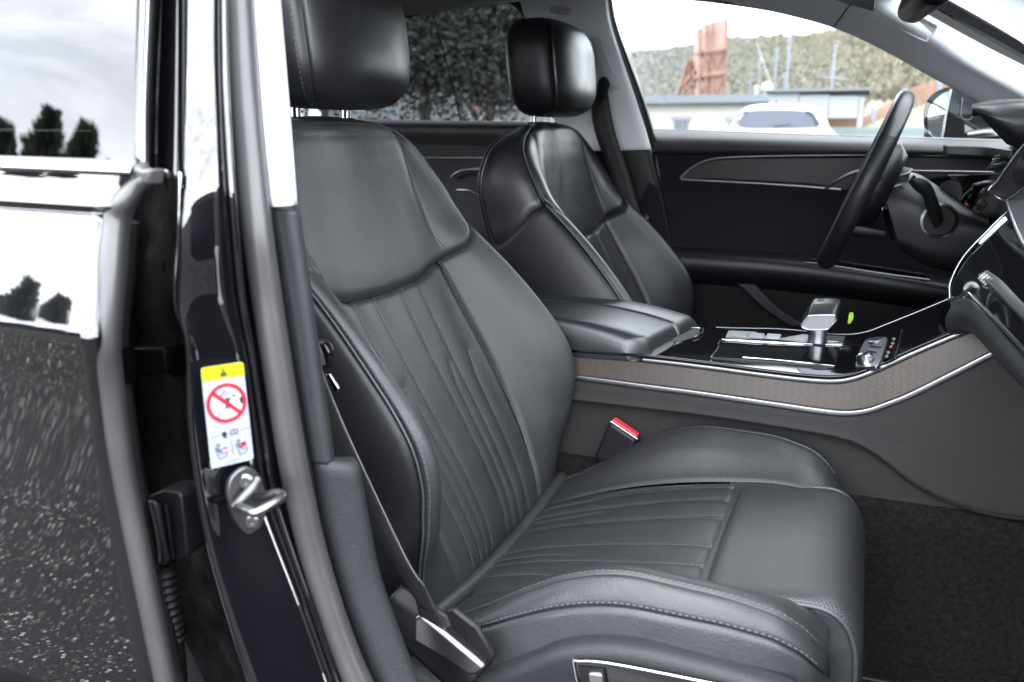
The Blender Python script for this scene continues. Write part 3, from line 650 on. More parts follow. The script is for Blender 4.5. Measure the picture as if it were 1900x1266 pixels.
# near windscreen pillar, mostly out of the photo's frame
nA = [[np.array([p[0], 2.86 - p[1], p[2]]) for p in atl(r)] for r in ([(x - 2, y + 3, Y + .05) for x, y, Y in Al], Al, A2, A3, A4)]
net('windscreen_pillar_trim', [[p + np.array([.06, -.03, .055]) for p in r] for r in nA], TRIM_PALE, car, 40, 20, thick=.006)
nb = [p + np.array([.045, -.035, .068]) for p in nA[1]]
tube('doorway_edge_seal', nb, .016, RUBBER_BLACK, car, n=60)
fm_ = thing('floor_mat', 'black carpet floor mat in the dark passenger footwell', 'floor mat', (.28, .92, .28))
plate('mat_pile', crv([(.02, .74, .292), (.05, .715, .292), (.35, .715, .292), (.42, .75, .292), (.42, 1.06, .292), (.38, 1.10, .292), (.05, 1.10, .292), (.02, 1.06, .292)], 60, True), .008, CARPET, fm_, bevel=.002, normal=(0, 0, 1))
tube('mat_binding', [(.02, .74, .290), (.05, .715, .290), (.35, .715, .290), (.42, .75, .290), (.42, 1.06, .290), (.38, 1.10, .290), (.05, 1.10, .290), (.02, 1.06, .290)], .0045, RUBBER_BLACK, fm_, n=90, seg=8, closed=True)
# rear view mirror hanging at the screen
mirror = thing('rear_view_mirror', 'dark rear view mirror hanging at the top of the windscreen', 'mirror', (.06, 1.43, 1.25))
V0 = at(1722, 6, Y=1.46)
box('mirror_housing', (.045, .24, .07), (V0[0] + .0, 1.46 + .10, V0[2] + .030), PLASTIC, mirror, rot=(0, .25, .12), bevel=.018, seg=4)
box('mirror_glass', (.004, .22, .052), (V0[0] - .014, 1.46 + .10, V0[2] + .036), mat('mirror_silver', (.8, .8, .82), .02, metal=1), mirror, rot=(0, .25, .12), bevel=.001)
tube('mirror_stalk', [(V0[0] + .02, 1.54, V0[2] + .04), (V0[0] + .06, 1.52, V0[2] + .09), (V0[0] + .05, 1.48, V0[2] + .13)], .012, PLASTIC, mirror, n=12)

# ------------------------------------------------------------------ rear door on the near side, closed
rd = thing('side_door', 'glossy black rear car door with tinted window reflecting sky and trees', 'car door', (-1.0, .48, .3))
Xe = lambda y: None
def door_edge(py):    # photo position of the skin's front edge
    return float(np.interp(py, [300, 345, 395, 500, 632, 700, 850, 1000, 1140, 1266, 1340], [248, 226, 188, 177, 169, 179, 196, 223, 251, 273, 288]))
# skin profile from waist to sill: (photo height at the edge, Y)
prof = [(327, .4905), (350, .4875), (378, .4795), (383, .4750), (387, .4755), (393, .4810), (398, .4810), (404, .4785), (440, .4725), (500, .4635), (560, .4545), (610, .4470), (628, .4440), (634, .4437), (642, .4450), (680, .4530), (740, .4600), (850, .4650), (1000, .4660), (1140, .4650), (1266, .463), (1340, .462)]
ysk = lambda py: float(np.interp(py, [p[0] for p in prof], [p[1] for p in prof]))
cols_ = []
for py, Y in prof:
    e = at(door_edge(py), py, Y=Y)
    cols_.append((e, Y))
rows = []
xs = np.r_[0, .004, .012, np.linspace(.03, 1.1, 30)]
for e, Y in cols_:
    rows.append([(e[0] - d, Y + .0 + (.006 * (1 - d / .004) if d < .004 else 0) + .010 * (d - .3) ** 2 - .010 * .09, e[2] + d * .012) for d in xs])
G = np.array(rows)
# smooth along the profile but keep the two creases crisp by dense sampling there
V = G.reshape(-1, 3); nr, ncol = G.shape[:2]
fine = []
for j in range(ncol): fine.append(crv(G[:, j], 150))
fine = np.array(fine).transpose(1, 0, 2)
mesh('door_skin', fine.reshape(-1, 3), [f[::-1] for f in grid_faces(150, ncol)], PAINT, rd)
mesh('door_edge_return', [p for r in fine for p in (r[0], r[0] + np.array([-.003, .014, 0]))], grid_faces(150, 2), PAINT_DUSTY_SHADE, rd)
# bright waist moulding under the glass
wm = []
for k in range(14):
    x = -.545 - k * .08
    wm.append((x, 0, 0))
e0 = at(243, 303, Y=.4925); e1 = at(243, 323, Y=.489)
net('waist_moulding', [[(e0[0] + .004 - d, e0[1] + .006, e0[2] + .002 + d * .012) for d in (0, .3, .7, 1.1)], [(e0[0] + .002 - d, e0[1] - .001, e0[2] - .001 + d * .012) for d in (0, .3, .7, 1.1)], [(e1[0] - d, e1[1] - .001, e1[2] + d * .012) for d in (0, .3, .7, 1.1)], [(e1[0] - d, e1[1] + .006, e1[2] - .001 + d * .012) for d in (0, .3, .7, 1.1)]], CHROME, rd, 20, 14)
# glass, leaning in
g0 = at(250, 302, Y=.499)
net('door_glass', [[(g0[0] - d, g0[1] + .006 * d, g0[2] + d * .012) for d in (0, .3, .6, 1.0)], [(g0[0] - .012 - d, g0[1] + .036 + .008 * d, g0[2] + .15 + d * .01) for d in (0, .3, .6, 1.0)], [(g0[0] - .035 - d, g0[1] + .092 + .012 * d, g0[2] + .30) for d in (0, .3, .6, 1.0)]], GLASS_DOOR, rd, 20, 20)
net('door_inner_panel', [[(-.60, .60, 1.0), (-1.6, .60, 1.0)], [(-.60, .62, .7), (-1.6, .62, .7)], [(-.60, .60, .3), (-1.6, .60, .3)]], PLASTIC, rd, 10, 10, toward=(0, 1, 0), thick=.01)
# quarter line in the reflection: the glass meets a second sheet
# satin frame of the window, front edge
fr0 = [(257, -290), (259, -60), (258, 0), (254, 100), (251, 200), (251, 304)]
fr1 = [(270, -290), (272, -60), (271, 0), (267, 100), (264, 200), (264, 308)]
fr2 = [(284, -290), (286, -60), (285, 0), (281, 100), (277, 200), (276, 312)]
fr3 = [(298, -290), (300, -60), (299, 0), (293, 100), (289, 200), (287, 312)]
net('window_frame_trim', [col(fr0, .512), col(fr1, .500), col(fr2, .510)], ALU_DARK, rd, 40, 12, thick=.003)
net('window_frame_channel', [col(fr2, .512), col([((a[0] + b[0]) / 2, a[1]) for a, b in zip(fr2, fr3)], .56), col(fr3, .575)], RUBBER_BLACK, rd, 30, 8)
# corner cap where moulding, frame and edge strip meet
plate('corner_cap', [at(x, y, Y=.492) for x, y in [(233, 305), (247, 301), (250, 312), (262, 316), (277, 313), (275, 345), (262, 338), (246, 328), (236, 322), (232, 318)]], .016, RUBBER, rd, bevel=.003)
# long edge strip
b0 = [(266, 322), (236, 342), (206, 372), (190, 396), (180, 500), (173, 632), (184, 740), (201, 860), (229, 1000), (259, 1140), (287, 1266), (305, 1340)]
b1 = [(270, 332), (250, 350), (224, 378), (206, 405), (198, 500), (193, 632), (203, 740), (222, 860), (250, 1000), (279, 1140), (306, 1266), (322, 1340)]
b2 = [(275, 342), (262, 352), (248, 378), (237, 412), (230, 500), (219, 625), (223, 700), (244, 860), (270, 1000), (298, 1140), (324, 1266), (340, 1340)]
def cs(pts, d): return [at(x, y, Y=max(ysk(y), .452) + d) for x, y in pts]
net('door_edge_strip', [cs(b0, .016), cs([((a[0] + b[0]) / 2 - 2, a[1]) for a, b in zip(b0, b1)], .007), cs(b1, .005), cs([((a[0] + b[0]) / 2 + 3, (a[1] + b[1]) / 2) for a, b in zip(b1, b2)], .012), cs(b2, .034)], RUBBER, rd, 90, 24, thick=.003)
tube('edge_gap_seal', col([(x + 9, y) for x, y in b2[3:]], .53), .006, RUBBER_BLACK, rd, n=60, seg=8)
# hinge
hg = bpy.data.objects.new('hinge', None); COL.objects.link(hg); hg.parent = rd; hg.location = Vector(at(265, 675, Y=.53)) - rd.location
plate('hinge_leaf', [at(x, y, Y=.535) for x, y in [(218, 652), (240, 647), (300, 647), (306, 650), (308, 690), (300, 696), (250, 700), (222, 708)]], .014, PAINT_DUSTY_SHADE, hg, bevel=.003)
tube('hinge_pin', [at(232, 646, Y=.527), at(236, 676, Y=.527), at(236, 706, Y=.527)], .008, PAINT_DUSTY_SHADE, hg, n=10)
plate('hinge_bracket', [at(x, y, Y=.548) for x, y in [(304, 645), (311, 645), (322, 704), (312, 700)]], .02, PAINT_DUSTY_SHADE, hg, bevel=.002)

# ------------------------------------------------------------------ wiring boot between pillar and door
wb = thing('wiring_boot', 'black plastic wiring connector with ribbed rubber boot beside the door edge', 'cable boot', at(295, 1000, Y=.54))
A_ = lambda x, y, Y=.535: at(x + 12, y, Y=Y)
plate('connector_housing', [A_(259, 932), A_(262, 922), A_(290, 911), A_(318, 914), A_(325, 922), A_(331, 975), A_(336, 1028), A_(333, 1034), A_(308, 1040), A_(280, 1044), A_(270, 1000)], .030, PLASTIC, wb, bevel=.004, seg=3)
net('connector_barrel', [[A_(258, 934, .532), A_(274, 1000, .532), A_(276, 1046, .532)], [A_(268, 928, .518), A_(283, 1000, .518), A_(288, 1047, .520)], [A_(287, 936, .524), A_(296, 1000, .522), A_(306, 1042, .526)]], PLASTIC, wb, 16, 12, thick=.002)
tube('connector_latch', [A_(296, 936, .524), A_(303, 990, .524), A_(309, 1036, .527)], .0022, GLOSS, wb, n=12, seg=8)
path = crv([A_(291, 1046, .537), A_(296, 1090, .537), A_(303, 1130, .538), A_(309, 1165, .54), A_(312, 1184, .542)], 130)
V = []; Tn = np.gradient(path, axis=0)
for i, p in enumerate(path):
    t = Tn[i] / np.linalg.norm(Tn[i]); a = np.cross(t, (0, 1, 0)); a /= np.linalg.norm(a); b = np.cross(t, a)
    r = .0102 + .0016 * math.sin(i / 129 * 2 * math.pi * 10.5)
    if i < 8: r = .0112
    for k in range(20): V.append(p + (a * math.cos(k * math.pi / 10) + b * math.sin(k * math.pi / 10)) * r)
mesh('ribbed_boot', V, grid_faces(130, 20, True), RUBBER_BLACK, wb)
tube('cable', [A_(312, 1184, .542), A_(318, 1240, .546), A_(322, 1330, .55)], .009, RUBBER_BLACK, wb, n=20)

# ------------------------------------------------------------------ door striker
st = thing('door_striker', 'silver metal door striker loop bolted to the black pillar below the label', 'door striker', at(465, 935, Y=.53))
K = lambda x, y, Y=.527: at(x, y, Y=Y + .012 + (x - 440) * .00048)
q0, q1 = K(462, 880, .529), K(465, 985, .529)
outl = [(447, 871), (462, 868), (478, 877), (487, 893), (497, 930), (493, 960), (480, 985), (464, 993), (450, 985), (436, 962), (427, 938), (424, 912), (430, 888)]
plate('gasket', crv([K(x - 3, y + 1, .5315) for x, y in outl], 40, True), .004, RUBBER_BLACK, st)
plate('striker_plate', crv([K(x, y, .5275) for x, y in outl], 48, True), .005, STEEL, st, bevel=.0016, seg=3)
tube('striker_loop', [K(436, 938, .527), K(446, 942, .516), K(462, 948, .5), K(476, 951, .492), K(500, 938, .492), K(520, 926, .495), K(525, 921, .50), K(515, 915, .508), K(495, 920, .518), K(478, 922, .526)], .0043, STEEL_POLISHED, st, n=60, seg=12)
tube('striker_rib', [K(437, 940, .524), K(452, 924, .521), K(466, 908, .522), K(478, 890, .526)], .0050, STEEL, st, n=30, seg=12)
for x, y in ((457, 893), (468, 967)):
    c = K(x, y, .5268); lathe('bolt', c, (0.5, -1, .0), [(.0072, 0), (.0072, .0015), (.0050, .003), (.0050, .0042), (.0022, .0042), (.0020, .002), (.0, .002)], STEEL_POLISHED, st, n=20)
plate('striker_tab', [K(399, 930, .5335), K(425, 921, .5335), K(427, 936, .5335), K(402, 938, .5335)], .004, PAINT_DUSTY_SHADE, st, bevel=.001)

# ------------------------------------------------------------------ open front door, outside the frame, mirrored in the glossy pillar
fd = thing('side_door', 'open front passenger door, dark inner panel mirrored in the glossy pillar', 'car door', (.72, .5, .3))
def fdp(d, z, o=0): return (.74 - .36 * d + .93 * o, .50 - .93 * d - .36 * o, z)
net('inner_panel', [[fdp(0, .30), fdp(.6, .30), fdp(1.05, .34)], [fdp(0, .6, -.05), fdp(.6, .6, -.06), fdp(1.1, .6, -.05)], [fdp(0, .98, -.02), fdp(.6, 1.0, -.02), fdp(1.12, 1.01, -.02)]], LEATHER_DARK, fd, 20, 16, toward=(-1, .3, 0), thick=.01)
net('outer_skin', [[fdp(0, .30, .02), fdp(.6, .30, .02), fdp(1.05, .34, .02)], [fdp(0, .85, .12), fdp(.6, .85, .13), fdp(1.12, .86, .12)], [fdp(0, .98, .06), fdp(.6, 1.0, .06), fdp(1.12, 1.01, .06)]], PAINT, fd, 20, 16, toward=(1, -.3, 0), thick=.004)
# ------------------------------------------------------------------ warning label on the pillar
WHITE_P = mat('label_white_film', (.26, .27, .31), .45, spec=.2); YEL = mat('label_yellow', (.27, .32, .004), .4); INK = mat('label_black_ink', (.012, .012, .02), .5)
REDINK = mat('label_red_ink', (.30, .006, .016), .4); GREYINK = mat('label_grey_ink', (.22, .23, .27), .5)
lab = thing('warning_label', 'white airbag warning sticker with yellow header and red prohibition ring on pillar', 'sticker', at(418, 860, Y=.525))
# the label lies on a tilted plane of the pillar face: four measured corners
LC = [at(368, 681, Y=.5240), at(447, 669, Y=.5600), at(467, 850, Y=.5640), at(388, 868, Y=.5270)]
ln_ = np.cross(LC[1] - LC[0], LC[3] - LC[0]); ln_ /= np.linalg.norm(ln_)
if np.dot(ln_, CAMPOS - LC[0]) < 0: ln_ = -ln_
def lb(u, v, h=0.0):   # u 0..1 across, v 0..1 down
    return LC[0] * (1 - u) * (1 - v) + LC[1] * u * (1 - v) + LC[2] * u * v + LC[3] * (1 - u) * v + ln_ * (.004 + h)
def lpoly(name, pts, m, h, parent=None):
    return mesh(name, [lb(u, v, h) for u, v in pts], [tuple(range(len(pts)))], m, parent or lab, smooth=False)
def lring(name, cu, cv, r0, r1, m, h, n=48, asp=.415):
    V = [];
    for i in range(n):
        a = 2 * math.pi * i / n
        for r in (r0, r1): V.append(lb(cu + r * math.cos(a), cv + r * asp * math.sin(a), h))
    return mesh(name, V, [(2 * i, 2 * i + 1, (2 * i + 3) % (2 * n), (2 * i + 2) % (2 * n)) for i in range(n)], m, lab, smooth=False)
def lline(name, pts, w, m, h, asp=.415):
    V = []; F = []
    for a, b in zip(pts[:-1], pts[1:]):
        d = np.array([b[0] - a[0], (b[1] - a[1]) / asp]); d /= np.linalg.norm(d) + 1e-9; n = np.array([-d[1], d[0] * asp]) * w / 2; n = np.array([-d[1] * w / 2, d[0] * w / 2 * asp])
        k = len(V); V += [lb(a[0] + n[0], a[1] + n[1], h), lb(b[0] + n[0], b[1] + n[1], h), lb(b[0] - n[0], b[1] - n[1], h), lb(a[0] - n[0], a[1] - n[1], h)]; F.append((k, k + 1, k + 2, k + 3))
    return mesh(name, V, F, m, lab, smooth=False)
rr = [(u + .5, (v * .415) + .5) for u, v in rrect(1.0, 1 / .415, .07, 5)]
lpoly('label_film', rr, WHITE_P, 0)
lpoly('yellow_header', [(u, v) for u, v in [(.0, .135), (1, .135), (1, .03), (.98, .01), (.93, 0), (.07, 0), (.02, .01), (0, .03)]], YEL, .0004)
lpoly('warning_triangle', [(.50, .028), (.585, .112), (.415, .112)], INK, .0007)
lpoly('exclamation_mark', [(.488, .055), (.512, .055), (.506, .088), (.494, .088)], YEL, .0010); lpoly('exclamation_mark', [(.49, .094), (.51, .094), (.51, .102), (.49, .102)], YEL, .0010)
lring('white_disc', .5, .375, 0.0001, .42, mat('label_disc_white', (.33, .34, .36), .4), .0004)
# pictogram: seat, child, airbag
lline('seat_outline', [(.20, .30), (.17, .40), (.27, .50), (.34, .49), (.30, .36), (.20, .30)], .012, GREYINK, .0007)
lline('child_seat_outline', [(.38, .48), (.30, .50), (.35, .545), (.60, .525), (.66, .48), (.38, .50)], .012, GREYINK, .0007)
lline('airbag_outline', [(.56, .27), (.62, .24), (.72, .26), (.80, .31), (.82, .36), (.76, .40), (.66, .38), (.60, .32), (.56, .27)], .012, GREYINK, .0007)
lring('child_head', .55, .292, .036, .05, INK, .0007, 20)
lpoly('child_body', [(.47, .32), (.53, .33), (.62, .33), (.62, .345), (.56, .35), (.58, .385), (.55, .40), (.54, .44), (.51, .44), (.52, .40), (.48, .43), (.45, .42), (.50, .375), (.50, .345)], INK, .0007)
lpoly('airbag_mount', [(.80, .355), (.88, .33), (.90, .40), (.84, .41)], INK, .0007)
for k in range(3): lpoly('impact_mark', [(.36 + .05 * k, .285 - .02 * k), (.39 + .05 * k, .275 - .02 * k), (.45 + .03 * k, .315 - .012 * k)], INK, .0007)
lpoly('arrow', [(.64, .315), (.68, .30), (.68, .308), (.74, .308), (.74, .322), (.68, .322), (.68, .33)], INK, .0007)
lring('red_ring', .5, .375, .385, .465, REDINK, .0010, 64)
lline('red_bar', [(.5 - .30, .375 - .30 * .415 * .95), (.5 + .30, .375 + .30 * .415 * .95)], .085, REDINK, .0012)
lline('rule', [(.04, .685), (.25, .685)], .010, INK, .0006); lline('rule', [(.75, .665), (.97, .665)], .010, INK, .0006)
lpoly('airbag_symbol', [(.32, .66), (.38, .65), (.42, .665), (.43, .69), (.40, .705), (.44, .72), (.36, .715), (.34, .70), (.31, .685)], INK, .0007)
lline('book_symbol', [(.52, .655), (.60, .65), (.68, .655), (.68, .70), (.60, .695), (.52, .70), (.52, .655)], .018, INK, .0007); lline('book_symbol', [(.60, .65), (.60, .695)], .014, INK, .0008)
lline('divider', [(.52, .75), (.52, .90)], .010, INK, .0006)
for cx in (.26, .74):
    lline('occupant_symbol', [(cx - .14, .79), (cx - .09, .86), (cx - .05, .92), (cx + .10, .90), (cx + .14, .86), (cx + .02, .87), (cx - .06, .80)], .014, INK, .0007)
    lline('occupant_symbol', [(cx - .10, .80), (cx - .04, .85), (cx + .04, .82)], .02, INK, .0007)
    lring('occupant_head', cx - .06, .775, .025, .042, INK, .0007, 16)
lpoly('red_mark', [(.30, .815), (.36, .805), (.36, .812), (.42, .812), (.42, .822), (.36, .822), (.36, .83)], REDINK, .0007)
lpoly('red_mark', [(.72, .80), (.84, .79), (.86, .83), (.74, .845)], REDINK, .0007)
lline('print_line', [(.34, .965), (.66, .955)], .035, GREYINK, .0006)

# ------------------------------------------------------------------ seats
passenger = make_seat('passenger_seat', 'charcoal perforated leather front seat nearest the open doorway', 1.05, 0.0, True)
driver = make_seat('driver_seat', 'smooth black leather driver seat behind the steering wheel beyond the armrest', 1.81, .058, False)
# plastic base cladding of the passenger seat, with switches
side = passenger
tr = [(-.46, .395), (-.40, .40), (-.35, .415), (-.30, .448), (-.263, .473), (-.22, .489), (-.17, .497), (-.095, .4965), (-.032, .491), (-.01, .483)]
def trrow(dz, Y): return [(x, Y, z + dz) for x, z in tr]
net('base_cladding', [trrow(.000, .775), trrow(-.001, .757), trrow(-.007, .7485), trrow(-.022, .7475), trrow(-.06, .750), trrow(-.13, .752), trrow(-.19, .76)], PLASTIC_GREY, side, 70, 40, thick=.004)
plate('cladding_end', [(-.012, .772, .484), (-.004, .762, .470), (-.002, .758, .40), (-.006, .76, .30), (-.02, .80, .30), (-.02, .80, .484)], .004, PLASTIC_GREY, side, bevel=.002, normal=(1, 0, 0))
sw = [(1064, 1230), (1072, 1227), (1130, 1231), (1300, 1264), (1460, 1300), (1440, 1340), (1150, 1340), (1085, 1300)]
plate('switch_panel', crv([at(x, y, Y=.7425) for x, y in sw], 60, True), .006, GLOSS, side, bevel=.001)
tube('switch_panel_rim', [at(x, y, Y=.7415) for x, y in sw], .0017, CHROME, side, n=100, seg=8, closed=True)
net('switch_recess', [[at(1072, 1236, Y=.7415), at(1120, 1240, Y=.7415)], [at(1080, 1280, Y=.7415), at(1130, 1284, Y=.7415)]], PLASTIC, side, 6, 4)
plate('seat_switch', [at(x, y, Y=.7345) for x, y in [(1090, 1252), (1094, 1249), (1113, 1251), (1118, 1256), (1124, 1290), (1096, 1290)]], .008, ALU, side, bevel=.002)
# belt anchor cover
net('anchor_base', [[at(745, 1085, Y=.752), at(800, 1120, Y=.752), at(870, 1165, Y=.752), at(918, 1222, Y=.752)], [at(722, 1110, Y=.735), at(775, 1160, Y=.735), at(850, 1225, Y=.735), at(885, 1262, Y=.735)], [at(705, 1140, Y=.735), at(750, 1200, Y=.735), at(815, 1262, Y=.735), at(860, 1300, Y=.735)]], PLASTIC, side, 24, 12, thick=.012)
plate('anchor_cap', [at(x, y, Y=.728) for x, y in [(768, 1146), (780, 1143), (824, 1176), (880, 1222), (900, 1240), (886, 1254), (868, 1254), (820, 1222), (766, 1190)]], .012, ALU, side, bevel=.004, seg=3)
plate('anchor_slot', [at(x, y, Y=.7335) for x, y in [(826, 1168), (832, 1166), (902, 1226), (898, 1236)]], .004, RUBBER_BLACK, side)
plate('anchor_frame', [at(x, y, Y=.738) for x, y in [(824, 1135), (840, 1130), (885, 1165), (918, 1220), (905, 1242), (892, 1228), (840, 1172)]], .008, PLASTIC, side, bevel=.003)

# ------------------------------------------------------------------ seat belts
sb = thing('seat_belt', 'black seat belt with chrome tongue hanging between pillar trim and passenger seat', 'seat belt', at(600, 1100, Y=.72))
bl = [(548, 470, .745), (562, 580, .735), (572, 660, .725), (600, 780, .718), (650, 900, .715), (705, 1010, .716), (752, 1085, .722), (782, 1130, .727)]
br = [(562, 500, .74), (570, 590, .73), (598, 690, .722), (640, 795, .714), (700, 925, .712), (758, 1045, .714), (792, 1098, .722), (812, 1140, .728)]
net('webbing', [atl(bl), atl([((a[0] + b[0]) / 2, (a[1] + b[1]) / 2, (a[2] + b[2]) / 2 - .002) for a, b in zip(bl, br)]), atl(br)], BELT, sb, 60, 8, thick=.0016)
tube('webbing_edge', atl(br), .0011, mat('webbing_edge_thread', (.09, .085, .08), .6), sb, n=60, seg=6)
net('webbing_end', [atl([(758, 1060, .722), (770, 1110, .726), (780, 1150, .73), (790, 1172, .735)]), atl([(785, 1085, .716), (800, 1125, .722), (812, 1158, .73), (818, 1180, .735)]), atl([(800, 1108, .724), (815, 1140, .728), (822, 1165, .732), (826, 1186, .735)])], BELT, sb, 20, 8, thick=.002)
lathe('stop_button', at(592, 656, Y=.715), (.75, -.6, .25), [(.0, -.006), (.013, -.006), (.0165, -.002), (.0165, .003), (.013, .007), (.0, .008)], PLASTIC, sb, n=28)
plate('belt_guide', [at(x, y, Y=.712) for x, y in [(577, 640), (590, 634), (603, 640), (611, 655), (611, 672), (605, 684), (598, 686), (590, 668), (580, 656)]], .012, GLOSS, sb, bevel=.004, seg=3)
plate('tongue', [at(x, y, Y=.712) for x, y in [(604, 695), (611, 694), (629, 722), (626, 729), (619, 727)]], .003, CHROME, sb, bevel=.0008)
bk = thing('belt_buckle', 'black seat belt buckle with red release button beside the passenger cushion', 'belt buckle', at(1140, 870, Y=1.345))
BQ = lambda x, y, Y=1.335: at(x, y, Y=Y - .045)
V = [BQ(1131, 783), BQ(1182, 818), BQ(1190, 806, 1.365), BQ(1140, 772, 1.365), BQ(1100, 850), BQ(1150, 880), BQ(1175, 860, 1.372), BQ(1125, 830, 1.372)]
o = mesh('buckle_body', V, [(0, 1, 2, 3), (7, 6, 5, 4), (0, 4, 5, 1), (1, 5, 6, 2), (2, 6, 7, 3), (3, 7, 4, 0)], PLASTIC, bk, smooth=False); bev(o, .006, 3); auto(o, 40)
o = mesh('button_frame', [p + np.array([.001, -.001, .0016]) for p in (BQ(1132, 782), BQ(1183, 816), BQ(1189, 807, 1.364), BQ(1141, 774, 1.364))], [(0, 1, 2, 3)], CHROME, bk, smooth=False); solid(o, .002); bev(o, .0015)
o = mesh('release_button', [p + np.array([.001, -.001, .0032]) for p in (BQ(1136, 781, 1.3385), BQ(1182, 812, 1.3385), BQ(1186, 806, 1.361), BQ(1142, 776, 1.361))], [(0, 1, 2, 3)], RED, bk, smooth=False); solid(o, .003); bev(o, .002)
tube('buckle_stalk', [BQ(1128, 860, 1.352), BQ(1118, 880, 1.352), BQ(1100, 930, 1.35)], .012, RUBBER_BLACK, bk, n=10)
sb2 = thing('seat_belt', 'black seat belt running from far pillar down behind the driver seat', 'seat belt', at(1160, 500, Y=2.09))
net('webbing', [atl([(1100, 160, 2.03), (1100, 230, 2.03), (1130, 320, 2.045), (1165, 420, 2.06), (1200, 520, 2.07)]), atl([(1124, 150, 2.03), (1140, 240, 2.03), (1168, 330, 2.045), (1190, 400, 2.06), (1225, 500, 2.07)])], BELT, sb2, 30, 4, thick=.0016)
plate('belt_guide_loop', [at(x, y, Y=2.02) for x, y in [(1108, 150), (1116, 142), (1126, 144), (1131, 156), (1124, 178), (1112, 192), (1104, 182)]], .012, PLASTIC, sb2, bevel=.004)
lathe('tongue_stop', at(1197, 404, Y=2.05), (0, -1, .2), [(.010, 0), (.010, .004), (.0, .006)], PLASTIC, sb2, n=16)

# ------------------------------------------------------------------ centre console
cc = thing('center_console', 'centre console with gloss black top, reptile-grain wood side trim and padded armrest', 'console', (-.1, 1.43, .3))
wood = mat('reptile_grain_wood', (.046, .036, .029), .42, spec=.3, vary=(10, .2)); t = wood.node_tree; b_ = t.nodes['Principled BSDF']
uvn = N(t, 'ShaderNodeUVMap'); mpn = N(t, 'ShaderNodeMapping'); mpn.inputs['Scale'].default_value = (80, 190, 1)
vo = N(t, 'ShaderNodeTexVoronoi', feature='DISTANCE_TO_EDGE', voronoi_dimensions='2D'); vo.inputs['Randomness'].default_value = .45; vo.inputs['Scale'].default_value = 1
rg = N(t, 'ShaderNodeMapRange'); rg.inputs['From Min'].default_value = .0; rg.inputs['From Max'].default_value = .12
mxx = N(t, 'ShaderNodeMix', data_type='RGBA'); mxx.inputs['A'].default_value = (.021, .0165, .0135, 1)
kk = t.links.new; kk(uvn.outputs['UV'], mpn.inputs['Vector']); kk(mpn.outputs['Vector'], vo.inputs['Vector']); kk(vo.outputs['Distance'], rg.inputs['Value']); kk(rg.outputs['Result'], mxx.inputs['Factor'])
kk(b_.inputs['Base Color'].links[0].from_socket, mxx.inputs['B']); kk(mxx.outputs['Result'], b_.inputs['Base Color'])
cu_ = [(-.60, .656), (-.43, .655), (-.306, .659), (-.20, .658), (-.134, .656), (-.06, .655), (-.015, .658), (.015, .668), (.05, .689), (.088, .714), (.158, .757), (.25, .812), (.34, .865)]
cl_ = [(-.60, .622), (-.43, .620), (-.30, .618), (-.212, .617), (-.10, .614), (-.034, .612), (0, .613), (.03, .620), (.06, .636), (.093, .657), (.179, .722), (.27, .79), (.36, .855)]
KC = 1.042
zk = lambda z: 1.02 - (1.02 - z) * KC
up_ = crv([(x * KC, zk(z)) for x, z in cu_], 80); lo_ = crv([(x * KC, zk(z)) for x, z in cl_], 80)
fa_ = crv([(x * 1.0141, 1.02 - (1.02 - z) * 1.0141) for x, z in [(-.64, .660), (-.45, .655), (-.257, .652), (-.12, .660), (-.03, .659), (.017, .666), (.06, .688), (.15, .740), (.25, .803), (.36, .87)]], 80)
row = lambda L_, Y, dz=0: [(x, Y, z + dz) for x, z in L_]
YN, YF = 1.3385, 1.582
def ctop(x, y, h=0):
    k = (y - YN) / (YF - YN)
    return float(np.interp(x, up_[:, 0], up_[:, 1])) * (1 - k) + float(np.interp(x, fa_[:, 0], fa_[:, 1])) * k + .0075 + h
def on_top(px, py, h=0.0):
    lo, hi = 1.30, 1.62
    for _ in range(40):
        m_ = (lo + hi) / 2; p = at(px, py, Y=m_)
        if p[2] > ctop(p[0], m_, h): lo = m_
        else: hi = m_
    return at(px, py, Y=(lo + hi) / 2)
net('wood_trim', [row(up_, 1.3360, -.004), row((up_ * .5 + lo_ * .5), 1.331), row(lo_, 1.326, .003)], wood, cc, 120, 14, thick=.003)
sweep('upper_trim_strip', row(up_[up_[:, 0] > -.335], 1.3360), rrect(.007, .0072, .002, 3), ALU, cc, n=160, up=(0, 1, 0))
sweep('upper_trim_shadow', row(up_, 1.3415, .0055), rrect(.004, .004, .001, 2), RUBBER_BLACK, cc, n=120, up=(0, 1, 0))
sweep('lower_trim_strip', row(lo_, 1.3235), rrect(.009, .0055, .002, 3), ALU, cc, n=160, up=(0, 1, 0))
net('top_surface', [row(up_, 1.3385, .005), row(up_, 1.3435, .0075), row((up_ + fa_) / 2, 1.460, .0078), row(fa_, 1.578, .0075), row(fa_, 1.583, .004), row(fa_, 1.586, -.06)], GLOSS, cc, 120, 40, thick=.004, toward=(0, 0, 1))
sweep('trim_strip', row(fa_[30:], 1.582, .0065), rrect(.004, .004, .001, 2), ALU, cc, n=100, up=(0, 1, 0))
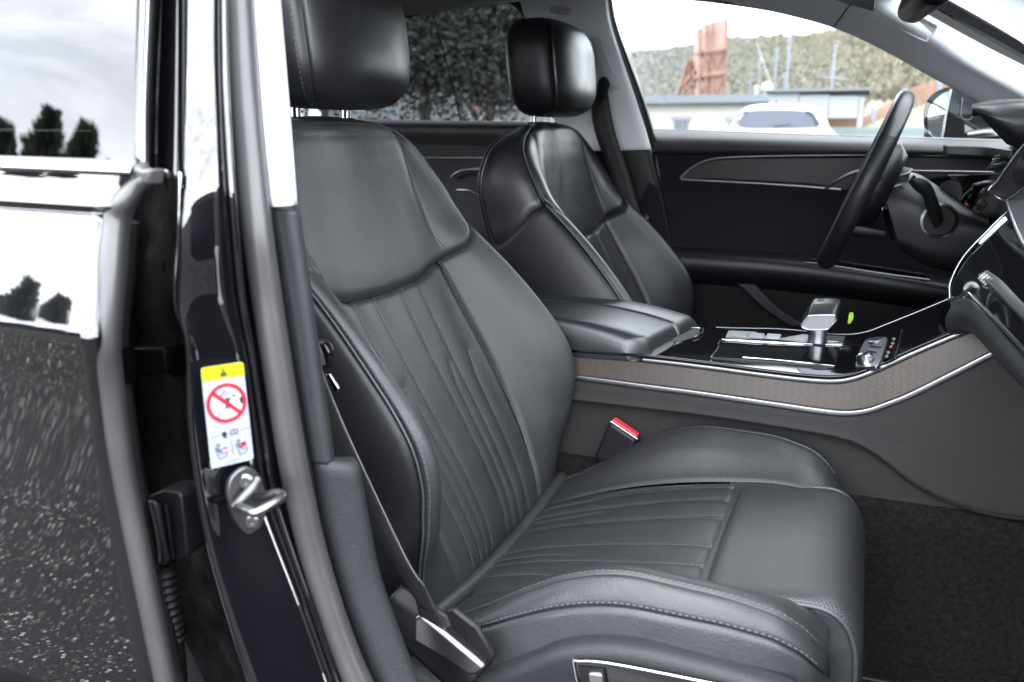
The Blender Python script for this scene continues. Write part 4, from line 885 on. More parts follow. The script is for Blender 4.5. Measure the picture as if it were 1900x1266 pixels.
# grained side: upper facing, a soft step, and the broad lower panel towards the footwell
s1 = [(x * KC, zk(z) - .006) for x, z in cl_]
s2 = [(-.60, .592), (-.43, .588), (-.30, .589), (-.207, .590), (-.12, .588), (-.046, .585), (-.005, .582), (.03, .573), (.066, .552), (.106, .524), (.16, .502), (.22, .494), (.30, .50)]
s3 = [(-.60, .49), (-.43, .487), (-.30, .486), (-.207, .485), (-.12, .485), (-.046, .485), (-.005, .485), (.03, .485), (.066, .486), (.106, .487), (.16, .489), (.22, .491), (.30, .495)]
s2 = [(x * 1.055, 1.02 - (1.02 - z) * 1.055) for x, z in s2]; s3 = [(x * 1.06, 1.02 - (1.02 - z) * 1.06) for x, z in s3]
mixr = lambda a, b, k: [(p[0] * (1 - k) + q_[0] * k, p[1] * (1 - k) + q_[1] * k) for p, q_ in zip(a, b)]
net('side_facing', [row(s1, 1.3265), row(mixr(s1, s2, .3), 1.324), row(mixr(s1, s2, .7), 1.322), row(mixr(s1, s2, .93), 1.320), row(s2, 1.319, -.001)], PANEL_GREY, cc, 90, 30, thick=.004)
net('side_lower', [row(s2, 1.3195, -.001), row(mixr(s2, s3, .06), 1.325), row(mixr(s2, s3, .2), 1.330), row(mixr(s2, s3, .6), 1.331), row(s3, 1.330), row(s3, 1.334, -.02)], PANEL_GREY, cc, 90, 30, thick=.004)
net('side_panel', [row(fa_, 1.587, -.05), row(lo_, 1.59, -.05), row(lo_, 1.59, -.16)], PLASTIC, cc, 40, 12, toward=(0, 1, 0))
# armrest: two padded lids
ar = bpy.data.objects.new('armrest', None); COL.objects.link(ar); ar.parent = cc; ar.location = (-.35, 0, .36)
def lid(name, y0, y1, xf0, xf1, zt, zb, near):
    ts = np.r_[np.linspace(0, .93, 44), 1 - .07 * np.cos(np.linspace(.12, 1, 14) * math.pi / 2) ** 2]; rows = []
    for t in ts:
        h = zt - .030 * max(0, (t - .42) / .58) ** 2.3
        k = min(1, (1 - t) / .055); h = zb + (h - zb) * (math.sqrt(max(0, 1 - (1 - k) ** 2)) * .97 + .03)
        e = h - zb; s = [(y0, zb), (y0 - .001, zb + e * .35), (y0 + .001, zb + e * .66), (y0 + .007, zb + e * .88), (y0 + .020, h - e * .035), (y0 * .5 + y1 * .5, h), (y1 - .012, h - e * .02), (y1 - .003, h - e * .10), (y1, zb + e * .55), (y1, zb)] if near else [(y0, zb), (y0, zb + e * .55), (y0 + .003, h - e * .10), (y0 + .012, h - e * .02), (y0 * .5 + y1 * .5, h + .001), (y1 - .015, h - e * .05), (y1 - .004, h - e * .25), (y1, zb + e * .4), (y1, zb)]
        S2 = crv(s, 46); w = np.clip((S2[:, 0] - y0) / (y1 - y0), 0, 1); xf = xf0 + (xf1 - xf0) * w - (.03 * np.clip(1 - w / .22, 0, 1) ** 2 if near else 0)
        rows.append(np.c_[-.68 + (xf + .68) * t, S2[:, 0], S2[:, 1]])
    V = np.vstack(rows); n = len(ts)
    return mesh(name, V, [f[::-1] for f in grid_faces(n, 46)] + [tuple((n - 1) * 46 + j for j in range(46))], LEATHER_REST, ar)
lid('lid', 1.343, 1.492, -.318, -.292, .7030, .6345, True)
lid('lid', 1.4940, 1.584, -.291, -.272, .7030, .640, False)
P = [(x, 1.3425, .676 - .024 * max(0, (x + .53) / .2) ** 2.3) for x in np.linspace(-.64, -.352, 80)]
stitches('stitching', P, np.array([(0, -1, .05)] * 80), THREAD, ar)
stitches('stitching', [np.array(p) + np.array([0, .0008, .0045]) for p in P], np.array([(0, -1, .05)] * 80), THREAD, ar)
# shifter plate and selector
def strip(name, x0, x1, y0, y1, m, h, parent=cc, th=.002, bevel=.0008, n=8):
    xs_ = np.linspace(x0, x1, n); V = [(x, y, ctop(x, y, h)) for x in xs_ for y in (y0, y1)] + [(x, y, ctop(x, y, h - th)) for x in xs_ for y in (y0, y1)]
    F = []
    for i in range(n - 1):
        a = 2 * i; F += [(a, a + 1, a + 3, a + 2), (2 * n + a, 2 * n + a + 2, 2 * n + a + 3, 2 * n + a + 1), (a, a + 2, 2 * n + a + 2, 2 * n + a), (a + 1, 2 * n + a + 1, 2 * n + a + 3, a + 3)]
    F += [(0, 2 * n, 2 * n + 1, 1), (2 * n - 2, 2 * n - 1, 4 * n - 1, 4 * n - 2)]
    o = mesh(name, V, F, m, parent, smooth=False)
    if bevel: bev(o, bevel, 1)
    return o
def quad(name, pts, m, h, th=.002, bevel=.0006):
    P = [on_top(x, y, h) for x, y in pts]; return plate(name, P, th, m, cc, bevel=bevel, normal=(0, 0, 1))
quad('shifter_plate', [(1352, 613), (1568, 624), (1564, 638), (1346, 625)], ALU, .002)
for i in range(3): quad('shifter_button', [(1362 + i * 31, 615.5 + i * 1.6), (1388 + i * 31, 617 + i * 1.6), (1385 + i * 31, 625.5 + i * 1.8), (1358 + i * 31, 624 + i * 1.8)], ALU_DARK, .0035)
quad('shifter_slot', [(1480, 622), (1560, 626), (1555, 634), (1474, 629)], ALU_DARK, .0032)
tube('shifter_rim', [on_top(x, y, .003) for x, y in ((1340, 630), (1450, 636), (1562, 641))], .0012, CHROME, cc, n=20, seg=6)
quad('storage_lid', [(1340, 632), (1560, 643), (1548, 679), (1320, 662)], GLOSS, .0022, .004)
tube('lid_edge', [on_top(x, y, .0035) for x, y in ((1320, 662), (1332, 646), (1340, 632), (1400, 635), (1490, 640))], .0011, CHROME, cc, n=40, seg=6)
tube('lid_edge', [on_top(x, y, .0035) for x, y in ((1378, 663), (1450, 669), (1550, 679))], .0010, CHROME, cc, n=20, seg=6)
quad('cup_recess', [(1252, 610), (1300, 609), (1296, 622), (1268, 632), (1248, 634)], RUBBER_BLACK, .001)
tube('cup_rim', [on_top(x, y, .003) for x, y in ((1275, 609), (1300, 609), (1305, 614), (1298, 622), (1285, 627))], .0012, CHROME, cc, n=30, seg=6)
pod = [(1612, 628), (1640, 625), (1646, 629), (1640, 650), (1630, 675), (1622, 680), (1591, 681), (1587, 675), (1594, 652), (1604, 633)]
plate('control_pod', crv([on_top(x, y, .004) for x, y in pod], 40, True), .008, ALU_DARK, cc, bevel=.0012, normal=(-.3, 0, 1))
kc = on_top(1606, 671, .004); lathe('volume_knob', kc, (-.3, 0, 1), [(.0, 0), (.0125, 0), (.0125, .010), (.0108, .0122), (.0098, .0112), (.0, .0112)], CHROME, cc, n=32)
kc = on_top(1626, 632, .004); lathe('start_button', kc, (-.3, 0, 1), [(.0, 0), (.0140, 0), (.0140, .002), (.0115, .003), (.0115, .0015), (.0, .0015)], ALU, cc, n=28); lathe('start_face', kc + np.array([-.0006, 0, .0016]), (-.3, 0, 1), [(.0, 0), (.0105, .0), (.0105, .0012), (0, .0012)], PLASTIC, cc, n=24)
for x, y in ((1610, 652), (1617, 643)): tube('pod_rocker', [on_top(x - 2, y, .006), on_top(x + 18, y + 1.5, .006)], .0012, CHROME, cc, n=4, seg=6)
bkp = [(1652, 624), (1673, 612), (1660, 664), (1638, 675)]
plate('button_strip', [on_top(x, y, .0025) for x, y in bkp], .003, GLOSS, cc, bevel=.0006, normal=(-.3, 0, 1))
tube('button_strip_edge', [on_top(1674, 612, .003), on_top(1661, 665, .003)], .0009, CHROME, cc, n=10, seg=6)
for x, y, m_ in ((1658, 628, ALU), (1656, 636, ALU), (1653, 643, RED), (1648, 653, ALU), (1645, 660, ALU)): box('button_symbol', (.0045, .008, .0008), on_top(x, y, .0032), m_, cc, bevel=0, rot=(0, -.45, 0))

gs = thing('gear_selector', 'silver and black gear selector lever standing on the gloss console', 'gear selector', at(1525, 628, Y=1.505))
Kp = lambda x, y, Y: at(x, y, Y=Y + .006)
o = net('selector_stem', [[Kp(1497, 612, 1.49), Kp(1500, 622, 1.49), Kp(1497, 638, 1.49)], [Kp(1515, 613, 1.484), Kp(1516, 622, 1.484), Kp(1514, 640, 1.484)], [Kp(1534, 612, 1.49), Kp(1532, 622, 1.49), Kp(1533, 640, 1.49)], [Kp(1536, 610, 1.53), Kp(1534, 622, 1.53), Kp(1535, 636, 1.53)]], ALU_DARK, gs, 12, 16, thick=.003)
face = [(1488, 600), (1500, 588), (1546, 585), (1551, 592), (1541, 604), (1533, 611), (1498, 611), (1487, 605)]
top = [(1500, 582), (1530, 566), (1556, 564), (1565, 572), (1564, 585), (1550, 596)]
# wedge head: measured front outline carried back across the car
fo = [(1485, 601), (1497, 588), (1503, 585), (1546, 584), (1553, 590), (1552, 596), (1542, 606), (1534, 612), (1498, 612), (1487, 607)]
front = np.array([Kp(x, y, 1.472) for x, y in fo]); 
b_off = [(.004, .012), (.004, .018), (.006, .020), (.004, .018), (.003, .014), (.002, .010), (0, .004), (0, .002), (0, .002), (.002, .006)]
mid_ = np.array([p + np.array([a * .6, .020, c * .75]) for p, (a, c) in zip(front, b_off)]); bk_ = np.array([p + np.array([a, .062, c * .9]) for p, (a, c) in zip(front, b_off)])
def ring(P): return crv(P, 60, True)
R0 = ring(front); c0 = R0.mean(0); rings = [c0 + (R0 - c0) * .93 + np.array([0, -.001, 0]), R0 + np.array([0, .0015, 0]), ring(mid_), ring(bk_), bk_.mean(0) + (ring(bk_) - bk_.mean(0)) * .7 + np.array([0, .006, 0])]
V = np.vstack(rings); F = grid_faces(5, 60, True) + [tuple(4 * 60 + i for i in range(60))]
auto(mesh('selector_grip', V, F, LEATHER_SMOOTH, gs), 50)
tube('selector_rim', list(c0 + (R0[::2] - c0) * .94 + np.array([0, -.0015, 0])), .0016, CHROME, gs, n=60, seg=8, closed=True)
mesh('selector_face', list(c0 + (R0 - c0) * .90 + np.array([0, -.001, 0])), [tuple(range(60))], ALU_DARK, gs, smooth=False)
# bright safety strip of a bag in the far footwell
tag(plate('reflective_tab', crv([at(x, y, Y=1.78) for x, y in [(1577, 581), (1583, 582), (1583, 592), (1577, 601), (1573, 601), (1574, 590)]], 20, True), .004, mat('tab_yellow_green', (.45, .75, .02), .5), None, bevel=.001), 'small yellow-green tab glowing in the dark footwell behind the selector', 'tab')

# ------------------------------------------------------------------ driver door, seen from inside
dd = thing('side_door', 'driver door inner panel with black leather waist, chrome strips and armrest', 'car door', (-.2, 2.2, .35))
net('waist_pad', [atl([(1205, 241, 2.235), (1500, 251, 2.235), (1870, 262, 2.235), (2050, 270, 2.235)]), atl([(1207, 241, 2.215), (1500, 252, 2.215), (1870, 263, 2.215), (2050, 271, 2.215)]), atl([(1210, 255, 2.16), (1500, 262, 2.16), (1850, 272, 2.16), (2050, 280, 2.16)]), atl([(1214, 272, 2.14), (1500, 276, 2.14), (1850, 282, 2.14), (2050, 290, 2.14)]), atl([(1216, 284, 2.145), (1500, 287, 2.145), (1850, 290, 2.145), (2050, 298, 2.145)]), atl([(1217, 287, 2.16), (1500, 290, 2.16), (1850, 292, 2.16), (2050, 300, 2.16)])], PLASTIC_GREY, dd, 80, 30)
stitches('stitching', atl([(1216, 268, 2.141), (1400, 268, 2.141), (1560, 270, 2.141), (1660, 270, 2.141)]), np.array([(0, -1, .3)] * 4), THREAD, dd)
tube('window_seal', atl([(1212, 240, 2.245), (1500, 250, 2.245), (1870, 261, 2.245), (2050, 268, 2.245)]), .0016, ALU_DARK, dd, n=40)
net('upper_panel', [atl([(1215, 284, 2.16), (1500, 288, 2.16), (1800, 290, 2.16), (2000, 294, 2.16)]), atl([(1220, 300, 2.155), (1500, 306, 2.155), (1800, 310, 2.155), (2000, 315, 2.155)]), atl([(1228, 345, 2.155), (1500, 360, 2.155), (1800, 372, 2.155), (2000, 385, 2.155)]), atl([(1246, 460, 2.15), (1500, 478, 2.15), (1800, 520, 2.15), (2000, 560, 2.15)])], SUEDE, dd, 60, 24)
# wood-look inlay between the chrome lines
il_u = [(1262, 331), (1280, 314), (1305, 300), (1340, 293), (1420, 290), (1560, 288), (1700, 288), (1850, 292)]
il_l = [(1264, 333), (1300, 335), (1360, 338), (1430, 342), (1500, 347), (1560, 352), (1700, 340), (1850, 320)]
net('inlay', [atl([(x, y, 2.151) for x, y in il_u]), atl([(x, y, 2.151) for x, y in il_l])], mat('dark_inlay', (.0075, .0075, .0082), .4, spec=.25, bump=(300, .2, .001), vary=(40, .3)), dd, 60, 8, thick=.003)
tube('chrome_line', [at(x, y, Y=2.1475) for x, y in il_u], .0024, ALU, dd, n=80, seg=8)
tube('chrome_line', [at(x, y, Y=2.1475) for x, y in il_l[:6]], .0030, ALU, dd, n=60, seg=8)
tube('chrome_line', atl([(1600, 316, 2.1475), (1700, 317, 2.1475), (1850, 320, 2.1475)]), .0022, ALU, dd, n=40, seg=8)
tube('door_pull', atl([(1532, 350, 2.147), (1550, 337, 2.135), (1575, 323, 2.13), (1610, 314, 2.13), (1650, 312, 2.135)]), .0040, ALU, dd, n=40, seg=10)
net('pull_recess', [atl([(1540, 350, 2.1465), (1560, 336, 2.1465), (1600, 320, 2.1465), (1650, 316, 2.1465)]), atl([(1545, 352, 2.1465), (1570, 352, 2.1465), (1610, 352, 2.1465), (1650, 350, 2.1465)])], GLOSS, dd, 16, 6)
net('armrest', [atl([(1248, 458, 2.15), (1500, 474, 2.15), (1780, 518, 2.15), (2000, 560, 2.15)]), atl([(1251, 464, 2.09), (1500, 482, 2.09), (1780, 526, 2.09), (2000, 570, 2.09)]), atl([(1255, 478, 2.065), (1500, 497, 2.065), (1780, 540, 2.065), (2000, 585, 2.065)]), atl([(1259, 505, 2.07), (1500, 524, 2.07), (1780, 566, 2.07), (2000, 600, 2.07)]), atl([(1262, 524, 2.12), (1500, 545, 2.12), (1780, 584, 2.12), (2000, 620, 2.12)])], LEATHER_DARK, dd, 60, 30)
net('door_pocket', [atl([(1262, 520, 2.13), (1500, 540, 2.13), (1780, 580, 2.13), (2000, 615, 2.13)]), atl([(1280, 600, 2.14), (1500, 620, 2.14), (1780, 680, 2.14), (2000, 720, 2.14)]), atl([(1300, 800, 2.14), (1500, 800, 2.14), (1780, 800, 2.14), (2000, 800, 2.14)])], PLASTIC, dd, 30, 20)
net('speaker_frame', [atl([(1367, 527, 2.10), (1420, 575, 2.10), (1470, 608, 2.10)]), atl([(1400, 527, 2.10), (1445, 572, 2.10), (1500, 608, 2.10)])], PLASTIC_GREY, dd, 16, 6, thick=.006)
plate('switch_plate', [at(x, y, Y=2.075) for x, y in [(1492, 479), (1530, 481), (1640, 497), (1716, 509), (1724, 518), (1640, 507), (1530, 490), (1496, 487)]], .004, GLOSS, dd, bevel=.001)
tube('switch_plate_rim', atl([(1492, 487, 2.072), (1530, 491, 2.072), (1640, 508, 2.072), (1724, 519, 2.072)]), .0015, ALU, dd, n=40, seg=6)
for x, y in ((1605, 495), (1630, 499), (1655, 503), (1700, 508)): box('window_switch', (.016, .012, .008), at(x, y, Y=2.085), PLASTIC, dd, bevel=.003)
net('door_glass', [atl([(1212, 241, 2.25), (1500, 250, 2.25), (1870, 262, 2.25), (2000, 266, 2.25)]), atl([(1180, 130, 2.19), (1500, 120, 2.19), (1800, 130, 2.19), (1980, 200, 2.19)]), atl([(1140, -20, 2.12), (1400, -60, 2.12), (1600, 0, 2.12), (1850, 140, 2.12)])], GLASS_CLEAR, dd, 20, 16, toward=(0, 1, .3))
net('door_outer', [[(-.60, 2.36, 1.0), (.75, 2.36, .97)], [(-.60, 2.40, .86), (.75, 2.40, .84)], [(-.60, 2.38, .3), (.75, 2.38, .3)]], PAINT, dd, 10, 20, toward=(0, 1, 0), thick=.004)
net('door_top_ledge', [[(-.60, 2.25, 1.012), (.75, 2.25, .985)], [(-.60, 2.36, 1.0), (.75, 2.36, .97)]], PAINT, dd, 6, 4, toward=(0, 0, 1), thick=.004)

# far rear door
rr_ = thing('side_door', 'far rear door inner panel with dark trim and thin chrome lines', 'car door', (-1.1, 2.2, .35))
net('waist_pad', [[(-.55, 2.22, 1.042), (-1.75, 2.2, 1.06)], [(-.55, 2.16, 1.040), (-1.75, 2.14, 1.058)], [(-.55, 2.14, 1.02), (-1.75, 2.12, 1.04)], [(-.55, 2.145, .975), (-1.75, 2.125, .995)]], LEATHER_DARK, rr_, 10, 16)
net('inner_panel', [[(-.55, 2.16, .98), (-1.75, 2.14, 1.0)], [(-.55, 2.16, .85), (-1.75, 2.14, .87)], [(-.55, 2.14, .70), (-1.75, 2.12, .7)], [(-.55, 2.16, .3), (-1.75, 2.14, .3)]], PLASTIC, rr_, 10, 24)
tube('chrome_line', [at(760, 293, Y=2.14), at(900, 293, Y=2.14), at(1000, 294, Y=2.14)], .0026, ALU, rr_, n=10)
tube('door_pull', [at(838, 330, Y=2.13), at(850, 320, Y=2.11), at(875, 315, Y=2.10), at(930, 314, Y=2.10)], .004, ALU, rr_, n=24)
tube('handle_line', [at(848, 352, Y=2.11), at(870, 354, Y=2.11), at(892, 365, Y=2.10)], .003, CHROME, rr_, n=16)
net('door_glass', [[(-.70, 2.215, 1.045), (-1.75, 2.20, 1.06)], [(-.72, 2.15, 1.2), (-1.7, 2.13, 1.2)], [(-.80, 2.06, 1.345), (-1.6, 2.04, 1.32)]], GLASS_TINT, rr_, 12, 12)
tube('glass_divider', [at(803, 20, Y=2.06), at(835, 140, Y=2.13), at(856, 228, Y=2.19)], .0022, RUBBER_BLACK, rr_, n=16, seg=6)
net('upper_frame', [[(-1.9, 2.03, 1.25), at(735, 37, Y=2.06), at(800, 22, Y=2.065), at(905, 1, Y=2.065), at(945, 6, Y=2.06), at(972, 34, Y=2.07), at(1000, 110, Y=2.10)], [(-1.9, 2.03, 1.28), at(735, 26, Y=2.05), at(800, 10, Y=2.055), at(905, -12, Y=2.055), at(955, -8, Y=2.055), at(984, 26, Y=2.065), at(1012, 108, Y=2.095)]], RUBBER_BLACK, rr_, 40, 4, thick=.012)
net('door_outer', [[(-.62, 2.36, 1.02), (-1.8, 2.34, 1.04)], [(-.62, 2.40, .86), (-1.8, 2.38, .88)], [(-.62, 2.38, .3), (-1.8, 2.38, .3)]], PAINT, rr_, 10, 16, toward=(0, 1, 0), thick=.004)
net('door_top_ledge', [[(-.62, 2.2, 1.04), (-1.8, 2.2, 1.06)], [(-.62, 2.36, 1.02), (-1.8, 2.34, 1.04)]], PAINT, rr_, 6, 4, toward=(0, 0, 1), thick=.004)
# cant rail linings of the roof, both sides
net('cant_rail', [[(x, y + .03, z - .002) for x, y, z in far_rail[:6]], far_rail[:6], [(x, y - .02, z + .012) for x, y, z in far_rail[:6]], [(x, y - .10, z + .050) for x, y, z in far_rail[:6]]], LINING, car, 60, 16, thick=.006)
tag(plate('airbag_emblem', [at(x, y, Y=1.985) for x, y in [(1021, 14), (1025, 11), (1051, 13), (1055, 16), (1053, 25), (1049, 27), (1024, 25), (1020, 22)]], .002, LINING, car, bevel=.0008))
net('cant_rail', [[(x, 2.86 - y - .03, z - .002) for x, y, z in far_rail[:8]], [(x, 2.86 - y, z - .0) for x, y, z in far_rail[:8]], [(x, 2.86 - y + .02, z + .012) for x, y, z in far_rail[:8]], [(x, 2.86 - y + .10, z + .050) for x, y, z in far_rail[:8]]], LINING, car, 60, 16, thick=.006, toward=(0, 1, -.3))
net('roof_rail', [[(x, 2.86 - y - .03, z - .004) for x, y, z in far_rail[:8]], [(x, 2.86 - y - .045, z + .02) for x, y, z in far_rail[:8]], [(x, 2.86 - y - .01, z + .065) for x, y, z in far_rail[:8]]], PAINT, car, 60, 12, thick=.006)
net('roof_rail', [[(x, y + .03, z - .004) for x, y, z in far_rail[:8]], [(x, y + .045, z + .02) for x, y, z in far_rail[:8]], [(x, y + .01, z + .065) for x, y, z in far_rail[:8]]], PAINT, car, 60, 12, thick=.006, toward=(0, 1, 0))

# ------------------------------------------------------------------ door mirror outside the far window
dm = thing('door_mirror', 'black door mirror outside the driver window showing pale reflection', 'mirror', (.35, 2.5, .98))
oc = [(1713, 215), (1716, 195), (1728, 177), (1748, 165), (1766, 162), (1800, 168), (1850, 190), (1905, 215), (1905, 262), (1730, 258), (1716, 240)]
a0 = np.array([at(x, y, Y=2.45) for x, y in oc]); a1 = np.array([p + np.array([.05, .05, 0]) for p in a0]); cn = a0.mean(0)
ringA = ring(a0); V = np.vstack([ringA, ringA + np.array([.02, .06, 0]), cn + (ringA - cn) * .85 + np.array([.05, .14, 0])])
auto(mesh('mirror_shell', V, grid_faces(3, 60, True) + [tuple(range(60)), tuple(120 + i for i in range(60))], PAINT, dm), 50)
mg = [(1722, 240), (1722, 215), (1730, 192), (1746, 176), (1758, 170), (1760, 178), (1752, 220), (1748, 256), (1732, 257)]
mesh('mirror_glass', list(ring(np.array([at(x, y, Y=2.443) for x, y in mg]))), [tuple(range(60))], MATS['mirror_silver'], dm, smooth=False)
tube('mirror_rim', [at(x, y, Y=2.440) for x, y in [(1748, 257), (1754, 220), (1762, 178), (1764, 166)]], .003, CHROME, dm, n=20, seg=8)
tube('indicator_outline', [at(x, y, Y=2.438) for x, y in [(1786, 182), (1784, 196), (1784, 218), (1800, 222), (1806, 210)]], .0012, ALU_DARK, dm, n=20, seg=6)
tube('mirror_foot', [at(1800, 255, Y=2.45), at(1850, 250, Y=2.42), at(1900, 258, Y=2.36)], .018, PAINT, dm, n=12)

# ------------------------------------------------------------------ steering wheel and column
wh = thing('steering_wheel', 'black leather steering wheel seen edge-on in front of driver door', 'steering wheel', (-.01, 1.81, .90))
wc = (np.array(at(1683, 178, Y=1.81)) + np.array(at(1530, 488, Y=1.81))) / 2
wt = np.array(at(1683, 178, Y=1.81)) - np.array(at(1530, 488, Y=1.81)); Rw = np.linalg.norm(wt) / 2 - .006; wt /= np.linalg.norm(wt)
wy = np.array([-.006, 1, .0]); wy /= np.linalg.norm(wy); wn = np.cross(wt, wy); wn /= np.linalg.norm(wn)
if wn[0] > 0: wn = -wn            # towards the driver
def rim_arc(a0, a1, n, r=.0155, r2=.0180, R_=None):
    V = []
    for i in range(n):
        a = a0 + (a1 - a0) * i / (n - 1); d = wt * math.cos(a) + wy * math.sin(a)
        for k in range(18):
            b = 2 * math.pi * k / 18; V.append(wc + d * ((R_ or Rw) + r * math.cos(b)) + wn * r2 * math.sin(b))
    return V
ga = 1.02
mesh('rim_leather', rim_arc(ga, 2 * math.pi - ga, 120), grid_faces(120, 18, True), LEATHER_DARK, wh)
mesh('rim_top', rim_arc(-ga + .006, ga - .006, 70, .0152, .0177), grid_faces(70, 18, True), LEATHER_SMOOTH, wh)
hub = wc - wn * .02
auto(lathe('airbag_pad', hub, wn, [(.0, -.03), (.075, -.03), (.092, -.01), (.09, .012), (.07, .028), (.0, .034)], LEATHER_DARK, wh, n=36), 60)
for a in (math.pi / 2, -math.pi / 2, math.pi):
    d = wt * math.cos(a) + wy * math.sin(a); sdv = np.cross(d, wn)
    P0, P1 = hub + d * .07, wc + d * (Rw - .006)
    net('spoke', [[P0 - sdv * .03 + wn * .01, P1 - sdv * .020 + wn * .006], [P0 + wn * .016, P1 + wn * .010], [P0 + sdv * .03 + wn * .01, P1 + sdv * .020 + wn * .006]], PLASTIC, wh, 12, 8, thick=.018, toward=wn)
    if a != math.pi: net('spoke_trim', [[P0 - sdv * .022 + wn * .0185, P1 - sdv * .016 + wn * .0115], [P0 - sdv * .016 + wn * .0185, P1 - sdv * .011 + wn * .0115]], ALU, wh, 12, 3, thick=.002, toward=wn)
sc = thing('steering_column', 'dark steering column shroud with stalk behind the steering wheel', 'steering column', at(1740, 480, Y=1.80))
CQ = lambda x, y, Y: at(x, y, Y=Y)
net('column_shroud', [[CQ(1628, 316, 1.86), CQ(1700, 322, 1.86), CQ(1760, 360, 1.86), CQ(1830, 402, 1.86)], [CQ(1622, 322, 1.80), CQ(1690, 330, 1.79), CQ(1745, 368, 1.78), CQ(1835, 408, 1.78)], [CQ(1640, 360, 1.745), CQ(1700, 370, 1.735), CQ(1760, 400, 1.735), CQ(1835, 420, 1.735)], [CQ(1662, 430, 1.735), CQ(1710, 440, 1.73), CQ(1770, 450, 1.73), CQ(1835, 455, 1.73)], [CQ(1668, 458, 1.75), CQ(1715, 485, 1.75), CQ(1775, 498, 1.75), CQ(1835, 495, 1.75)], [CQ(1672, 464, 1.83), CQ(1715, 492, 1.84), CQ(1775, 505, 1.84), CQ(1835, 500, 1.84)]], PLASTIC, sc, 40, 50)
net('column_front', [[CQ(1622, 322, 1.80), CQ(1632, 312, 1.86), CQ(1640, 312, 1.92)], [CQ(1640, 360, 1.745), CQ(1640, 400, 1.84), CQ(1660, 380, 1.95)], [CQ(1662, 440, 1.735), CQ(1655, 450, 1.84), CQ(1670, 430, 1.95)]], PLASTIC, sc, 12, 12)
net('spoke_cover', [[CQ(1600, 330, 1.79), CQ(1640, 305, 1.80), CQ(1690, 312, 1.80)], [CQ(1600, 355, 1.77), CQ(1640, 322, 1.775), CQ(1688, 325, 1.775)], [CQ(1600, 395, 1.765), CQ(1640, 372, 1.77), CQ(1680, 360, 1.772)]], PLASTIC_GREY, sc, 20, 14, thick=.006)
tube('spoke_edge', [CQ(1612, 352, 1.766), CQ(1640, 330, 1.77), CQ(1665, 326, 1.772), CQ(1685, 322, 1.775), CQ(1692, 314, 1.79)], .0022, ALU, sc, n=30, seg=8)
tube('shift_paddle_edge', [CQ(1637, 390, 1.742), CQ(1643, 362, 1.742), CQ(1652, 350, 1.742), CQ(1674, 342, 1.745)], .0028, ALU, sc, n=30, seg=8)
plate('shift_paddle', [CQ(x, y, 1.748) for x, y in [(1640, 390), (1645, 362), (1654, 352), (1674, 344), (1678, 352), (1672, 372), (1655, 390)]], .006, PLASTIC, sc, bevel=.002)
lathe('stalk_socket', CQ(1742, 410, 1.728), (.15, -1, .1), [(.033, -.004), (.033, .004), (.028, .007), (.026, .003), (.0, .001)], ALU_DARK, sc, n=36)
lathe('stalk_socket_inner', CQ(1742, 410, 1.722), (.15, -1, .1), [(.0275, 0), (.026, .003), (.0, .0035)], RUBBER_BLACK, sc, n=32)
net('stalk', [[CQ(1736, 424, 1.70), CQ(1722, 398, 1.675), CQ(1712, 366, 1.655), CQ(1696, 352, 1.645), CQ(1685, 338, 1.64)], [CQ(1744, 420, 1.69), CQ(1734, 392, 1.665), CQ(1722, 360, 1.645), CQ(1708, 344, 1.635), CQ(1692, 332, 1.632)], [CQ(1752, 408, 1.70), CQ(1745, 384, 1.675), CQ(1733, 352, 1.655), CQ(1722, 337, 1.645), CQ(1704, 329, 1.64)]], PLASTIC, sc, 40, 12, thick=.014)
lathe('column_lever', CQ(1600, 430, 1.72), (-.9, -.2, .1), [(.006, -.04), (.010, 0), (.011, .03), (.0, .036)], PLASTIC, sc, n=20)

# ------------------------------------------------------------------ dashboard
db = thing('dashboard', 'dashboard edge with gloss black screen panel, bright trim and instrument hood', 'dashboard', (.3, 1.43, .6))
DQ = lambda x, y, Y: at(x, y, Y=Y)
net('instrument_hood', [[DQ(1806, 193, 1.66), DQ(1845, 186, 1.66), DQ(1905, 184, 1.66), DQ(2010, 190, 1.66)], [DQ(1803, 197, 1.58), DQ(1843, 192, 1.58), DQ(1905, 190, 1.56), DQ(2010, 195, 1.56)], [DQ(1808, 204, 1.565), DQ(1845, 210, 1.55), DQ(1905, 216, 1.54), DQ(2010, 222, 1.54)], [DQ(1828, 226, 1.565), DQ(1860, 240, 1.55), DQ(1905, 256, 1.545), DQ(2010, 275, 1.545)], [DQ(1868, 268, 1.58), DQ(1880, 272, 1.58), DQ(1905, 280, 1.58), DQ(2010, 300, 1.58)]], LEATHER_SMOOTH, db, 40, 40)
net('hood_cover', [[DQ(1806, 193, 1.66), DQ(2010, 190, 1.66)], [DQ(1812, 196, 2.02), DQ(2010, 200, 2.02)]], LEATHER_DARK, db, 12, 6, toward=(0, 0, 1), thick=.02)
net('dash_band', [[DQ(1750, 270, 2.02), DQ(1830, 272, 1.9), DQ(1880, 278, 1.75)], [DQ(1750, 288, 2.01), DQ(1830, 292, 1.89), DQ(1880, 296, 1.74)]], LEATHER_SMOOTH, db, 20, 6, thick=.01)
for i in range(5):
    tube('vent_slat', [DQ(1838 + i * 1.5, 312 - i * 5, 1.85), DQ(1868, 306 - i * 5, 1.80)], .0018, ALU_DARK if i % 2 else PLASTIC, db, n=6, seg=6)
plate('vent_surround', [DQ(x, y, 1.87) for x, y in [(1832, 312), (1862, 286), (1885, 286), (1880, 325), (1850, 322)]], .01, PLASTIC, db, bevel=.002)
tube('vent_chrome', [DQ(1830, 316, 1.845), DQ(1846, 300, 1.845), DQ(1868, 289, 1.845)], .0018, CHROME, db, n=12, seg=6)
